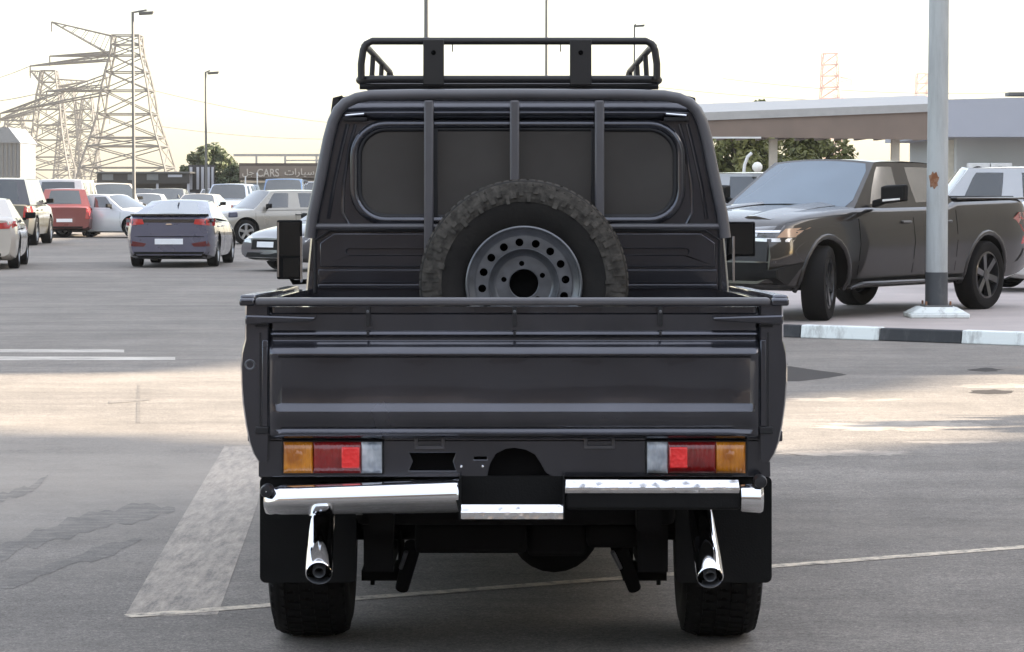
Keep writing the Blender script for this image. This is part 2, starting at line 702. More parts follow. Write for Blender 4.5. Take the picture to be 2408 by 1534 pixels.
la, lb = G(300, 1450), G(2408, 1287)
strip('road_line', la, lb + (lb - la) * .6, .085, LINEP, .0022)
sheet('road_band', [G(292, 1452), G(512, 1446), G(601, 1200), G(640, 1050), G(528, 1050), G(400, 1265)], BANDP, .0011)
sheet('sun_sliver', [G(-300, 829), G(292, 829), G(292, 822), G(-300, 821)], SUNSLIV, .0011)  # slivers of sunlight between shadows, painted on as pale strips
sheet('sun_sliver', [G(-300, 848), G(412, 847), G(412, 840), G(-300, 838)], SUNSLIV, .0011)


def wavy(name, pts, wpx, m, z=.0011, seed=1):
    """an irregular band along pixel-measured ground points"""
    r = random.Random(seed)
    top, bot = [], []
    for i in range(len(pts) - 1):
        for k in range(6):
            t = k / 6.
            x = pts[i][0] + (pts[i + 1][0] - pts[i][0]) * t
            y = pts[i][1] + (pts[i + 1][1] - pts[i][1]) * t
            f_ = (i + t) / (len(pts) - 1)
            w = wpx * r.uniform(.35, 1.) * min(1., .06 + 4 * (1 - f_))
            top.append(G(x, y - w / 2))
            bot.append(G(x, y + w / 2))
    return sheet(name, bot + top[::-1], m, z)


wavy('tar_seam', [(-60, 1330), (60, 1275), (210, 1228), (330, 1205), (428, 1197)], 56, TAR, .0011, 3)
wavy('tar_seam', [(-60, 1400), (30, 1368), (160, 1322), (270, 1290), (345, 1262)], 36, TAR, .0011, 4)
wavy('tar_seam', [(-60, 1190), (20, 1165), (75, 1150), (120, 1112)], 26, TAR, .0011, 5)
sheet('crack_seal', [G(320, 995), G(330, 995), G(329, 905), G(323, 905)], TAR, .0011)
sheet('crack_seal', [G(256, 950), G(352, 943), G(352, 939), G(256, 944)], TAR, .0022)
sheet('dark_patch', [G(1780, 897), G(1880, 897), G(1935, 891), G(1992, 882), G(1975, 878), G(1920, 871), G(1860, 862), G(1780, 858)], DARKPATCH, .0011)  # flat dark brown patch on the asphalt


def blot(name, px, py, rx, ry, m, seed):
    r = random.Random(seed)
    sheet(name, [G(px + rx * r.uniform(.6, 1.1) * math.cos(t), py + ry * r.uniform(.7, 1.1) * math.sin(t)) for t in [2 * math.pi * k / 16 for k in range(16)]], m, .0011)


SUNSTREAK = patchy_mat('painted sun streak', (.44, .385, .325), .36, .66, 2.6, (.8, .5, 1), .85)
for k, (px, py, rx, ry) in enumerate(((1990, 940, 150, 5), (2130, 1003, 240, 12), (2350, 908, 120, 6), (1990, 1066, 170, 8), (2240, 1040, 130, 4))):  # bright streaks of sun in the gap, painted as pale sheets
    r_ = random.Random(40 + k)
    sheet('sun_streak', [G(px + rx * r_.uniform(.72, 1.08) * math.cos(t), py + ry * r_.uniform(.6, 1.15) * math.sin(t)) for t in [2 * math.pi * q / 44 for q in range(44)]], SUNSTREAK, .0007 + .0002 * (k % 2))
blot('dark_patch', 2318, 870, 42, 5, DARKPATCH, 2)
blot('dark_patch', 2325, 922, 60, 6, DARKPATCH, 5)

# ================================================================== THE GREY PICKUP (seen from behind)
TRUCK = Vector((0.01, 11.2, 0))
ORG = TRUCK.copy()
truck = thing('pickup_truck', TRUCK, 0, 'dark grey pickup truck seen from behind with a spare wheel standing in its open bed', 'pickup truck')
YT, YV, YC = 8.5, 8.54, 10.35      # tailgate, rear valance, back of the cab


def boxp(mb, x0, x1, y0, y1, Y, depth):
    """box seen as a pixel rectangle at Y, depth metres deep (away from the camera)"""
    a = [P(x0, y1, Y), P(x1, y1, Y), P(x1, y0, Y), P(x0, y0, Y)]
    return mb.hexa(a, [p + Vector((0, depth, 0)) for p in a])


def fnY(Y, t):
    return lambda u, v, w: P(u, v, Y) + Vector((0, w * t, 0))


# --- tailgate: pressed sheet, profile measured down its height
prof = [(722, -.014, 0), (736, -.014, 0), (740, -.004, 0), (777, -.006, 0), (781, .003, 0), (787, .005, 0), (789, .000, 0), (799, -.010, 0), (802, -.009, 0),
        (814, .010, 0), (828, .030, 0), (833, .0315, 0), (836, .0315, 0), (842, .030, -.016), (850, .030, -.016), (900, .031, -.016), (948, .028, -.016),
        (953, .028, -.014), (966, .028, .006), (970, .028, .007), (985, .027, .004), (1003, .024, -.004), (1009, .023, -.010), (1012, .023, -.009),
        (1020, .022, .004), (1024, .020, .004), (1029, .010, 0), (1033, -.010, 0)]
cols = [633, 638, 644, 650, 655, 659, 664] + [664 + (1762 - 664) * k / 24. for k in range(1, 24)] + [1762, 1767, 1771, 1776, 1781, 1785]
rows = []
for py, d, q in prof:
    row = []
    for k, px in enumerate(cols):
        e = min(px - 644, 1776 - px)
        w = max(0., min(1., e / 18.))
        w = w * w * (3 - 2 * w)
        wob = (.0014 * math.sin(px * .013 + 1.3) * math.sin(py * .02) + .0009 * math.sin(px * .031 + py * .045)) * w
        edge = -.010 * max(0., min(1., 1 - min(px - 633, 1785 - px) / 7.))
        row.append(P(px, py, YT - d - q * w - wob - edge))
    rows.append(row)
mb = MB()
mb.grid(rows, (0, .04, 0))
tailgate = obj('tailgate', mb, GRAPHITE, truck, smooth=50)
for px in (865, 1210, 1553):
    mb = MB()
    boxp(mb, px - 5, px + 5, 722, 768, YT - .012, .03)
    boxp(mb, px - 3, px + 3, 779, 790, YT - .008, .02)
    obj('rope_hook', mb, SEAL, tailgate, bevel=.002)
    mb = MB()
    mb.lathe([(.0001, -.006), (.004, -.005), (.005, 0)], P(px, 733, YT - .013), (0, 1, 0), 10)
    obj('hook_pin', mb, STEEL, tailgate)

# --- bedsides: outline of the rear corner run forward to the cab
outl = [(578, 706), (576, 722), (575, 760), (575, 800), (571, 815), (567, 832), (565, 860), (566, 900), (570, 950), (577, 1000), (585, 1040), (595, 1068), (607, 1087)]
for side in (1, -1):
    def mir(px):
        return px if side == 1 else 2418 - px
    rings = []
    for Y, dz, dx in ((YT - .004, 0, .02), (YT + .012, 0, 0), (YT + .4, -.008, 0), (YT + .8, -.015, 0), (YT + 1.2, -.022, 0), (YC - .03, -.035, 0)):
        ring = []
        for px, py in outl:
            p = P(mir(px), py, YT)
            ring.append(Vector((p.x + dx * side * .3, Y, p.z + dz)))
        for px, py in ((628, 1087), (630, 1000), (630, 830), (629, 760), (628, 706)):
            p = P(mir(px), py, YT)
            ring.append(Vector((p.x, Y, p.z + dz)))
        rings.append(ring)
    mb = MB()
    mb.loft(rings)
    bs = obj('bed_side', mb, GRAPHITE, truck, smooth=40)
    xw = P(mir(600), 1000, YT).x
    arch = MB()
    arch.tube([(xw - .3, 9.55, .42), (xw + .3, 9.55, .42)], .52, 40)
    cut(bs, [(arch, UNDER)])
    # seam, hinge strip and latch lever at the corner
    mb = MB()
    a, b = sorted((mir(610), mir(614)))
    boxp(mb, a, b, 782, 1006, YT - .007, .02)
    obj('corner_seam', mb, SEAL, bs, smooth=0)
    mb = MB()
    a, b = sorted((mir(616), mir(630)))
    boxp(mb, a, b, 800, 1004, YT - .010, .02)
    obj('hinge_strip', mb, GRAPHITE, bs, bevel=.003)
    mb = MB()
    a, b = sorted((mir(600), mir(632)))
    boxp(mb, a, b, 1004, 1021, YT - .012, .03)
    obj('hinge_block', mb, SEAL, bs, bevel=.003)
    mb = MB()
    boxp(mb, a, b, 764, 770, YT - .012, .03)
    obj('latch_plate', mb, SEAL, bs, bevel=.003)
    mb = MB()
    c0 = [P(mir(576), 764, YT - .03), P(mir(738), 755, YT - .03), P(mir(742), 746, YT - .03), P(mir(576), 741, YT - .03)]
    mb.hexa(c0, [p + Vector((0, .03, 0)) for p in c0])
    obj('latch_lever', mb, GRAPHITE, truck, bevel=.006)
    # top rail along the bed
    mb = MB()
    a, b = P(mir(563), 706, YT), P(mir(600), 706, YT)
    x0, x1 = sorted((a.x, b.x))
    q0 = [Vector((x0, YT + .01, a.z - .016)), Vector((x1, YT + .01, a.z - .016)), Vector((x1, YT + .01, a.z + .016)), Vector((x0, YT + .01, a.z + .016))]
    q1 = [p + Vector((0, YC - YT - .1, -.035)) for p in q0]
    mb.hexa(q0, q1)
    obj('bed_rail', mb, GRAPHITE, bs, bevel=.008)
mb = MB()
mb.lathe([(.011, 0), (.015, -.004), (.018, 0), (.018, .006)], P(588, 858, YT - .004), (0, 1, 0), 18)
obj('fuel_lock', mb, STEEL, truck)
# top cap of the tailgate
mb = MB()
boxp(mb, 600, 1812, 701, 719, YT - .02, .05)
obj('tailgate_cap', mb, GUARD, truck, bevel=.009, segs=3)
for a, b in ((562, 598), (1814, 1856)):
    mb = MB()
    boxp(mb, a, b, 702, 720, YT - .018, .05)
    obj('cap_end', mb, GRAPHITE, truck, bevel=.007)
# bed floor and front wall
mb = MB()
mb.box(-.86, .88, YT + .05, YC - .03, .80, .835)
obj('bed_floor', mb, GRAPHITE, truck, bevel=.004)

# --- rear valance with its openings, lamps
out = [(608, 1036), (1810, 1036), (1812, 1122), (1300, 1122), (1283, 1112), (1272, 1092), (1258, 1070), (1236, 1058), (1212, 1054), (1188, 1057), (1166, 1068), (1153, 1092), (1146, 1122), (608, 1122)]
hole1 = [(962, 1065), (1072, 1065), (1064, 1085), (1072, 1107), (962, 1107), (972, 1085)]
hole2 = [(1115, 1074), (1145, 1074), (1145, 1081), (1115, 1081)]
valance = plate('rear_valance', out, [hole1, hole2], fnY(YV, .02), GRAPHITE, truck, bevel=.003)
mb = MB()
boxp(mb, 612, 1806, 1030, 1124, YV + .06, .05)
obj('rear_crossmember', mb, UNDER, truck, smooth=0)
for px in (1085, 1135):
    mb = MB()
    mb.lathe([(.0001, -.008), (.004, -.007), (.006, 0), (.006, .004)], P(px, 1097, YV), (0, 1, 0), 10)
    obj('plate_screw', mb, CHROME, valance)
for a, b in ((975, 1045), (1374, 1446)):
    mb = MB()
    boxp(mb, a, a + 7, 1032, 1056, YV - .012, .02)
    boxp(mb, b - 7, b, 1032, 1056, YV - .012, .02)
    boxp(mb, a, b, 1049, 1056, YV - .014, .02)
    obj('tailgate_hinge', mb, GUARD, truck, bevel=.002)
for side in (1, -1):
    def mir(px):
        return px if side == 1 else 2420 - px

    def rect(a, b, y0, y1, Y, d, mb=None):
        mb = mb or MB()
        a, b = sorted((mir(a), mir(b)))
        return boxp(mb, a, b, y0, y1, Y, d)
    lamp = obj('tail_lamp', rect(662, 902, 1035, 1117, YV - .022, .04), SEAL, truck, bevel=.005)

    def ribbed(a, b, y0, y1, pitch, amp):
        """moulded lens: ribs across it, edges rolled back"""
        a, b = sorted((mir(a), mir(b)))
        n, rows_ = int((b - a) / pitch * 4), []
        for i in range(9):
            v = i / 8.
            row = []
            for k in range(n + 1):
                u = k / n
                e = max(0., 1 - min(u, 1 - u) * (b - a) / 5.) ** 2 + max(0., 1 - min(v, 1 - v) * (y1 - y0) / 5.) ** 2
                row.append(P(a + (b - a) * u, y0 + (y1 - y0) * v, YV - .040 + .008 * min(1, e) - amp * math.cos(k * math.pi / 2) - .004 * math.sin(math.pi * v)))
            rows_.append(row)
        return MB().grid(rows_, (0, .02, 0))
    obj('indicator_lens', ribbed(667, 736, 1040, 1113, 9, .0012), AMBER, lamp, smooth=60)
    obj('brake_lens', ribbed(737, 849, 1040, 1113, 11, .0012), REDL, lamp, smooth=60)
    obj('reflector', rect(803, 845, 1052, 1102, YV - .049, .02), REFLECTOR, lamp, bevel=.004)
    obj('reverse_lens', ribbed(850, 898, 1040, 1113, 12, .0018), CLEARL, lamp, smooth=60)
    mb = MB()
    c = P(mir(702), 1072, YV - .040)
    mb.lathe([(.001, -.006), (.012, -.005), (.020, -.001), (.022, .002)], c, (0, 1, 0), 18)
    obj('indicator_bulb', mb, AMBER, lamp)

# --- bumper: chrome half, tread steps, corner
YB = 8.40
mb = MB()
rings = []
for px, t, bt, dy in ((613, 1164, 1222, .10), (616, 1163, 1224, .05), (628, 1158, 1224, .02), (656, 1146, 1224, .004), (740, 1143, 1223, 0), (1070, 1131, 1217, 0), (1078, 1132, 1216, .003)):
    ring = []
    zt, zb = P(px, t, YB).z, P(px, bt, YB).z
    h = zt - zb
    x = P(px, t, YB).x
    for d, fz in ((-.005, .985), (.012, 1.), (.030, .975), (.043, .91), (.052, .80), (.058, .66), (.060, .55), (.055, .47), (.041, .37), (.021, .26), (.0, .16), (-.028, .06), (-.05, .0)):
        ring.append(Vector((x, YB + .06 + dy - d, zb + h * fz)))
    ring.append(Vector((x, YB + .13 + dy, zb)))
    ring.append(Vector((x, YB + .14 + dy, zt - .006)))
    rings.append(ring)
mb.loft(rings)
bumper = obj('rear_bumper', mb, CHROME, truck, smooth=50)
mb = MB()
a = [P(1084, 1206, YB), P(1324, 1206, YB), P(1324, 1187, YB + .022), P(1084, 1187, YB + .022)]
mb.hexa(a, [p + Vector((0, .01, -.018)) for p in a])
boxp(mb, 1084, 1324, 1206, 1221, YB - .002, .012)
obj('bumper_step', mb, TREAD, truck, smooth=0)
mb = MB()
boxp(mb, 1079, 1083, 1128, 1224, YB + .006, .14)
boxp(mb, 1325, 1328, 1128, 1222, YB + .006, .14)
boxp(mb, 1084, 1324, 1120, 1186, YB + .14, .02)
obj('step_recess', mb, BLACKP, truck, smooth=0)
mb = MB()
a = [P(1329, 1149, YB), P(1739, 1149, YB), P(1736, 1129, YB + .024), P(1331, 1129, YB + .024)]
mb.hexa(a, [p + Vector((0, .01, -.016)) for p in a])
boxp(mb, 1329, 1740, 1147, 1153, YB - .003, .012)
obj('bumper_tread', mb, TREAD, truck, smooth=0)
mb = MB()
boxp(mb, 1330, 1742, 1154, 1200, YB + .01, .10)
obj('bumper_face', mb, BLACKP, truck, bevel=.01)
rings = []
for px, t, bt, dy in ((1744, 1143, 1206, 0), (1748, 1142, 1209, 0), (1790, 1142, 1211, 0), (1798, 1146, 1209, .02), (1802, 1150, 1205, .08)):
    zt, zb = P(px, t, YB).z, P(px, bt, YB).z
    x = P(px, t, YB).x
    ring = [Vector((x, YB + .045 + dy - .045 * math.cos(R(112 - 212. * k / 9)), (zt + zb) / 2 + (zt - zb) / 2 * math.sin(R(112 - 212. * k / 9)))) for k in range(10)]
    ring += [Vector((x, YB + .1 + dy, zb + .01)), Vector((x, YB + .12 + dy, zt - .006))]
    rings.append(ring)
mb = MB()
mb.loft(rings)
obj('bumper_corner', mb, CHROME, truck, smooth=50)
for px, py in ((627, 1155), (1788, 1133)):
    mb = MB()
    mb.lathe([(.001, -.02), (.018, -.018), (.022, 0), (.02, .05)], P(px, py, YB + .03), (0, 1, 0), 14)
    obj('bumper_rubber', mb, SEAL, truck)

# --- mud flaps
for x0, x1 in ((611, 838), (1588, 1815)):
    flap = plate('mud_flap', rrect(x0, 1120, x1, 1371, 14, 4), [], fnY(9.0, .012), BLACKP, truck, bevel=.003)


# --- wheels
def tyre_profile(w, ro, ri):
    h = ro - ri
    half = [(ri, -w * .40), (ri + .12 * h, -w * .44), (ri + .45 * h, -w * .5), (ri + .70 * h, -w * .49), (ri + .86 * h, -w * .455), (ro - .012, -w * .43), (ro - .004, -w * .40), (ro, -w * .36)]
    mid = []
    for g in (-.19, .0, .19):
        mid += [(ro + .0005, g * w - .010), (ro - .008, g * w - .006), (ro - .008, g * w + .006), (ro + .0005, g * w + .010)]
    return half + mid + [(r, -a) for r, a in half[::-1]] + [(ri - .004, w * .3), (ri - .004, -w * .3)]


def add_tread(mb, o, axis, w, ro, n=56, h=.009):
    """tread blocks round the circumference, with shoulder lugs"""
    ax = Vector(axis).normalized()
    u = ax.orthogonal().normalized()
    v = ax.cross(u)
    o = Vector(o)
    lanes = [(-.495, -.31, .0), (-.275, -.105, .5), (-.085, .085, .25), (.105, .275, .5), (.31, .495, .0)]
    for k in range(n):
        for a0, a1, ph in lanes:
            t0 = 2 * math.pi * (k + ph) / n
            t1 = t0 + 2 * math.pi / n * .66
            q = []
            sh = abs(a0 + a1) > .6
            for r_ in (ro - .010, ro + h):
                for a, t in ((a0, t0), (a1, t0 + .012), (a1, t1 + .012), (a0, t1)):
                    rr_ = r_
                    if sh and abs(a) > .4:
                        rr_ = r_ - .020 - (.03 if r_ < ro else 0)
                    q.append(o + ax * (a * w) + (u * math.cos(t) + v * math.sin(t)) * rr_)
            mb.hexa(q[:4], q[4:])


def truck_wheel(x, y, z, outward, detail):
    mb = MB()
    w, ro = .285, .398
    mb.lathe(tyre_profile(w, ro - .006, .222), (x, y, z), (1, 0, 0), 64, closed=True)
    if detail:
        add_tread(mb, (x, y, z), (1, 0, 0), w * .92, ro - .008, 60)
    wh = obj('wheel', mb, RUBBER, truck, smooth=30)
    mb = MB()
    s = outward
    mb.lathe([(.226, s * .12), (.212, s * .115), (.205, s * .05), (.17, s * .03), (.13, s * .05), (.06, s * .045), (.055, s * .09), (.001, s * .09)], (x, y, z), (1, 0, 0), 36)
    mb.lathe([(.226, -s * .12), (.21, -s * .11), (.20, s * .02)], (x, y, z), (1, 0, 0), 36)
    obj('rim', mb, STEEL, wh, smooth=30)


XL = P(739, 1400, 9.55).x
XR = P(1685, 1400, 9.55).x
truck_wheel(XL, 9.55, .400, -1, True)
truck_wheel(XR, 9.55, .400, 1, True)
truck_wheel(XL + .02, 12.73, .400, -1, False)
truck_wheel(XR - .02, 12.73, .400, 1, False)

# --- spare wheel standing against the cab
YS = 10.04
sc_ = P(1232, 669, YS)
mb = MB()
RS = .402
mb.lathe(tyre_profile(.27, RS - .006, .222), (sc_.x, YS + .135, sc_.z), (0, 1, 0), 80, closed=True)
spare = obj('spare_wheel', mb, mat('worn sidewall rubber', (.014, .0125, .011), .75, var=.5, vscale=9, bump=.15, bscale=60, spec=.3), truck, smooth=30)
mb = MB()
add_tread(mb, (sc_.x, YS + .135, sc_.z), (0, 1, 0), .26, RS - .010, 76, .009)
tag(obj('tread', mb, DUSTY, spare, smooth=0), kind='stuff')
mb = MB()
mb.lathe([(RS - .088, -.1370), (RS - .075, -.1395), (RS - .050, -.139), (RS - .03, -.132), (RS - .012, -.118), (RS - .012, -.11), (RS - .05, -.12)], (sc_.x, YS + .135, sc_.z), (0, 1, 0), 80)
# side lugs that reach down the shoulder of a mud tyre
for k in range(76):
    t0 = 2 * math.pi * (k + .05) / 76
    t1 = t0 + 2 * math.pi / 76 * (.50 + .12 * (k % 3))
    q = []
    inn = RS - (.092, .060, .078, .055, .088, .064, .072)[k % 7]
    for d_ in (-.130, -.146):
        for rr_, t in ((inn, t0), (inn, t1), (RS - .014, t1), (RS - .014, t0)):
            q.append(Vector((sc_.x + rr_ * math.cos(t), YS + .135 + d_ + (.016 if rr_ > RS - .03 else 0), sc_.z + rr_ * math.sin(t))))
    mb.hexa(q[:4], q[4:])
tag(obj('shoulder_lug', mb, DUSTY, spare, smooth=0), kind='stuff')
# rim
o = Vector((sc_.x, YS, sc_.z))
mb = MB()
mb.lathe([(.2235, .016), (.2225, .004), (.218, .001), (.213, .004), (.210, .014), (.199, .022), (.192, .028), (.184, .030)], o, (0, 1, 0), 72)
mb.lathe([(.184, .06), (.19, .10), (.21, .20), (.222, .23)], o, (0, 1, 0), 48)
rim = obj('rim', mb, STEEL, spare, smooth=30)


def fspare(dy, t):
    return lambda u, v, w: Vector((o.x + u, o.y + dy + w * t, o.z + v))


holes = [circ(.160 * math.cos(2 * math.pi * (k + .27) / 16), .160 * math.sin(2 * math.pi * (k + .27) / 16), .0155, 16) for k in range(16)]
plate('rim_disc', circ(0, 0, .185, 64), [circ(0, 0, .137, 48)] + holes, fspare(.026, .008), STEEL, spare, bevel=.0015)
mb = MB()
mb.lathe([(.138, .027), (.134, .022), (.130, .026), (.122, .045), (.112, .060), (.104, .064)], o, (0, 1, 0), 56)
obj('rim_bowl', mb, STEEL, spare, smooth=40)
lugs = [circ(.078 * math.cos(R(96 + 72 * k)), .078 * math.sin(R(96 + 72 * k)), .0105, 14) for k in range(5)]
plate('hub_plate', circ(0, 0, .106, 48), [circ(0, 0, .057, 32)] + lugs, fspare(.062, .01), STEEL, spare, bevel=.0015)
mb = MB()
mb.lathe([(.0585, .058), (.056, .060), (.056, .11)], o, (0, 1, 0), 32)
obj('hub_bore', mb, STEEL, spare)
mb = MB()
mb.disc(o + Vector((0, .12, 0)), .19, (0, 1, 0), 40)
obj('rim_back', mb, HOLE, spare, smooth=0)

# --- cab
half = [(716, 705), (717, 690), (722, 630), (730, 545), (735, 500), (748, 425), (768, 322), (777, 285), (787, 260), (800, 242), (818, 229), (842, 219), (875, 213), (960, 210), (1217, 208)]
cab_out = half + [(2434 - x, y) for x, y in half[-2::-1]]


def cab_ring(Y, grow=0., dz=0.):
    r = []
    for px, py in cab_out:
        p = P(px, py, YC)
        cx = P(1217, py, YC).x
        r.append(Vector((cx + (p.x - cx) * (1 + grow), Y, p.z + dz)))
    a, b = r[0], r[-1]
    return [Vector((a.x, Y, .62))] + r + [Vector((b.x, Y, .62))]


mb = MB()
mb.loft([cab_ring(YC, -.012), cab_ring(YC + .02, -.002), cab_ring(YC + .10), cab_ring(YC + 1.2), cab_ring(YC + 2.3), cab_ring(YC + 2.5, -.01, -.02)])
cab = obj('cab', mb, GRAPHITE, truck, smooth=40)
# bonnet, wings and grille end (in front of the cab, seen only from the side)
mb = MB()
mb.hexa([(-.80, 12.84, .62), (.86, 12.84, .62), (.86, 14.15, .62), (-.80, 14.15, .62)], [(-.74, 12.84, 1.28), (.80, 12.84, 1.28), (.76, 14.15, 1.14), (-.70, 14.15, 1.14)])
obj('bonnet', mb, GRAPHITE, truck, bevel=.05, segs=3)
for xs in (-.77, .83):
    mb = MB()
    mb.hexa([(xs - .13, 12.2, .70), (xs + .13, 12.2, .70), (xs + .13, 14.1, .62), (xs - .13, 14.1, .62)], [(xs - .10, 12.2, 1.06), (xs + .10, 12.2, 1.06), (xs + .09, 14.1, 1.0), (xs - .09, 14.1, 1.0)])
    wing = obj('front_wing', mb, GRAPHITE, truck, bevel=.04, segs=3)
    arch = MB()
    arch.tube([(xs - .4, 12.73, .42), (xs + .4, 12.73, .42)], .46, 36)
    cut(wing, [(arch, UNDER)])
# side windows of the cab (both sides), following the lean of its wall
for s in (1, -1):
    for ya, yb in ((YC + .22, YC + 1.0), (YC + 1.1, YC + 2.15)):
        q = []
        for py in (500, 320):
            p = P(735 if py == 500 else 768, py, YC)
            cx = P(1217, py, YC).x
            q.append((cx + (p.x - cx) * s, p.z))
        mb = MB()
        e = -.006 * s
        mb.hexa([(q[0][0] + e, ya, q[0][1]), (q[0][0] + e, yb, q[0][1]), (q[1][0] + e, yb - .08, q[1][1]), (q[1][0] + e, ya, q[1][1])],
                [(q[0][0] + .02 * s, ya, q[0][1]), (q[0][0] + .02 * s, yb, q[0][1]), (q[1][0] + .02 * s, yb - .08, q[1][1]), (q[1][0] + .02 * s, ya, q[1][1])])
        obj('side_window', mb, DARKGLASS, truck, smooth=0)
# roof end above the window: sloping strip that faces the sky
mb = MB()
seg = [(836, 1598, 238, .004), (822, 1612, 250, .018), (815, 1619, 263, .034), (816, 1618, 267, .036), (822, 1612, 272, .030), (828, 1606, 279, .012), (832, 1602, 284, .004)]
mb.grid([[P(a + (b - a) * k / 12., py, YC - d) for k in range(13)] for a, b, py, d in seg], (0, .05, 0))
obj('roof_end', mb, GRAPHITE, truck, smooth=60)
for x0, x1 in ((811, 856), (1566, 1614)):
    mb = MB()
    mb.tube([P(x0, 272 if x0 < 1200 else 268, YC - .05), P(x1, 268 if x0 < 1200 else 272, YC - .05)], .0048, 8)
    obj('gutter_highlight', mb, CHROME, truck)  # chrome bar standing in for the white highlight on the rain gutter
    mb = MB()
    boxp(mb, x0 - 4, x1 + 6, 276, 285, YC - .042, .05)
    obj('gutter_end', mb, SEAL, truck, bevel=.003)


def ring_path(x0, y0, x1, y1, r, Y):
    return [P(x, y, Y) for x, y in rrect(x0, y0, x1, y1, r, 8)]


mb = MB()
mb.tube(ring_path(833, 293, 1601, 519, 74, YC - .012), .0185, 10, True)
obj('window_frame', mb, GRAPHITE, truck, smooth=60)
mb = MB()
mb.tube(ring_path(845, 304, 1588, 510, 64, YC - .012), .011, 8, True)
obj('window_seal', mb, SEAL, truck, smooth=60)
wr_ = rrect(846, 305, 1587, 509, 62, 8)
lft = [(x, y) for x, y in wr_ if x < 1000]
rgt = [(x, y) for x, y in wr_ if x > 1400]
plate('rear_window', [(1017, 509)] + lft + [(1017, 305)], [], fnY(YC - .014, .012), DARKGLASS, truck)
plate('rear_window', rgt[len(rgt) // 2:] + rgt[:len(rgt) // 2] + [(1400, 509), (1400, 305)], [], fnY(YC - .014, .012), DARKGLASS, truck)
plate('rear_window', [(1029, 305), (1029, 509), (1390, 509), (1390, 305)], [], fnY(YC - .018, .012), DARKGLASS, truck)
for xa_ in (1017, 1390):
    mb = MB()
    boxp(mb, xa_, xa_ + 12, 303, 511, YC - .024, .02)
    obj('window_divider', mb, SEAL, truck, bevel=.002)
# creases beside the window
for s in (1, -1):
    def mir(px):
        return px if s == 1 else 2434 - px
    for pts, r in (([(818, 292), (806, 340), (786, 430), (772, 515)], .008), ([(836, 292), (822, 345), (808, 430), (806, 500), (822, 532)], .007)):
        mb = MB()
        mb.tube([P(mir(x), y, YC - .002) for x, y in pts], r, 8)
        obj('body_crease', mb, GRAPHITE, cab)
    mb = MB()
    a, b = sorted((mir(706), mir(711)))
    boxp(mb, a, b, 556, 664, YC + .25, .012)
    obj('side_highlight', mb, CHROME, truck, smooth=0)  # chrome strip standing in for a highlight along the body side
    # indent with rounded ends in the lower panel is cut out of this plate
    lo = [(752, 572), (786, 549), (1217, 549), (1217, 628), (752, 628)]
    hl = rrect(815, 585, 1205, 600, 7, 4)
    plate('back_panel', [(mir(x), y) for x, y in lo], [[(mir(x), y) for x, y in hl]], fnY(YC - .012, .014), GRAPHITE, truck, bevel=.004)
    mb = MB()
    a, b = sorted((mir(748), mir(1217)))
    boxp(mb, a, b, 634, 666, YC - .006, .01)
    boxp(mb, a, b, 669, 679, YC - .014, .02)
    obj('panel_rib', mb, GRAPHITE, cab, bevel=.003)
    mb = MB()
    mb.tube([P(mir(x), y, YC - .004) for x, y in ((741, 690), (741, 566), (776, 543), (1217, 543))], .006, 6)
    obj('panel_bead', mb, SEAL, cab)

# --- guard hoop with three bars in front of the window
hoop = [(728, 560), (735, 505), (752, 425), (772, 325), (783, 285), (795, 260), (812, 243), (838, 231), (872, 225), (960, 223), (1217, 222)]
hoop = hoop + [(2434 - x, y) for x, y in hoop[-2::-1]]
mb = MB()
mb.tube([P(x, y, YC - .06) for x, y in hoop], .0215, 10)
guard = obj('window_guard', mb, GUARD, truck, smooth=60)
for x0, x1 in ((997, 1019), (1199, 1221), (1399, 1421)):
    mb = MB()
    boxp(mb, x0, x1, 236, 700, YC - .085, .036)
    obj('guard_bar', mb, GUARD, guard, bevel=.006)
mb = MB()
mb.tube([P(738, 533, YC - .055), P(1696, 533, YC - .055)], .011, 8)
obj('guard_rail', mb, GUARD, guard)

# --- roof rack
rack_b = 10.5
TOPZ = P(1200, 97, rack_b).z
BOTZ = P(1200, 187, rack_b).z
rxc = P(1197, 97, rack_b).x
rt, rb = .578, .586
RF = 13.3


def rack_loop(hw, z, y0, y1, r=.08, zf=None):
    pts = []
    for cx, cy, a in ((hw - r, y1 - r, 0), (-hw + r, y1 - r, 90), (-hw + r, y0 + r, 180), (hw - r, y0 + r, 270)):
        for k in range(5):
            t = R(a + 22.5 * k)
            y = cy + r * math.sin(t)
            pts.append(Vector((rxc + cx + r * math.cos(t), y, z)))
    return pts


rack = thing('roof_rack', (0, 0, 0))
rack.parent = truck
mb = MB()
# top rail: hoop at the back whose ends bend down, sides running forward and down to the front
pt = []
for sgn in (-1, 1):
    side_pts = [(rb * 1.0, BOTZ + .0, rack_b), (rt + .008, TOPZ - .09, rack_b), (rt, TOPZ - .035, rack_b), (rt - .012, TOPZ - .012, rack_b), (rt - .035, TOPZ, rack_b)]
    q = [Vector((rxc + sgn * a, y, z)) for a, z, y in side_pts]
    pt += q if sgn == -1 else q[::-1]
mb.tube(pt, .0145, 10)
obj('back_hoop', mb, RACK, rack, smooth=60)
for sgn in (-1, 1):
    mb = MB()
    mb.tube([(rxc + sgn * (rt - .004), rack_b, TOPZ - .02), (rxc + sgn * rt, rack_b + .4, TOPZ - .01), (rxc + sgn * rt, RF - .5, TOPZ - .02), (rxc + sgn * rt, RF - .1, TOPZ - .09), (rxc + sgn * rb, RF, BOTZ)], .0135, 8)
    obj('side_rail', mb, RACK, rack, smooth=60)
    for yy in (rack_b + .75, rack_b + 1.5, rack_b + 2.2):
        mb = MB()
        mb.tube([(rxc + sgn * rb, yy, BOTZ), (rxc + sgn * rt, yy, TOPZ - .015)], .011, 8)
        obj('side_post', mb, RACK, rack)
mb = MB()
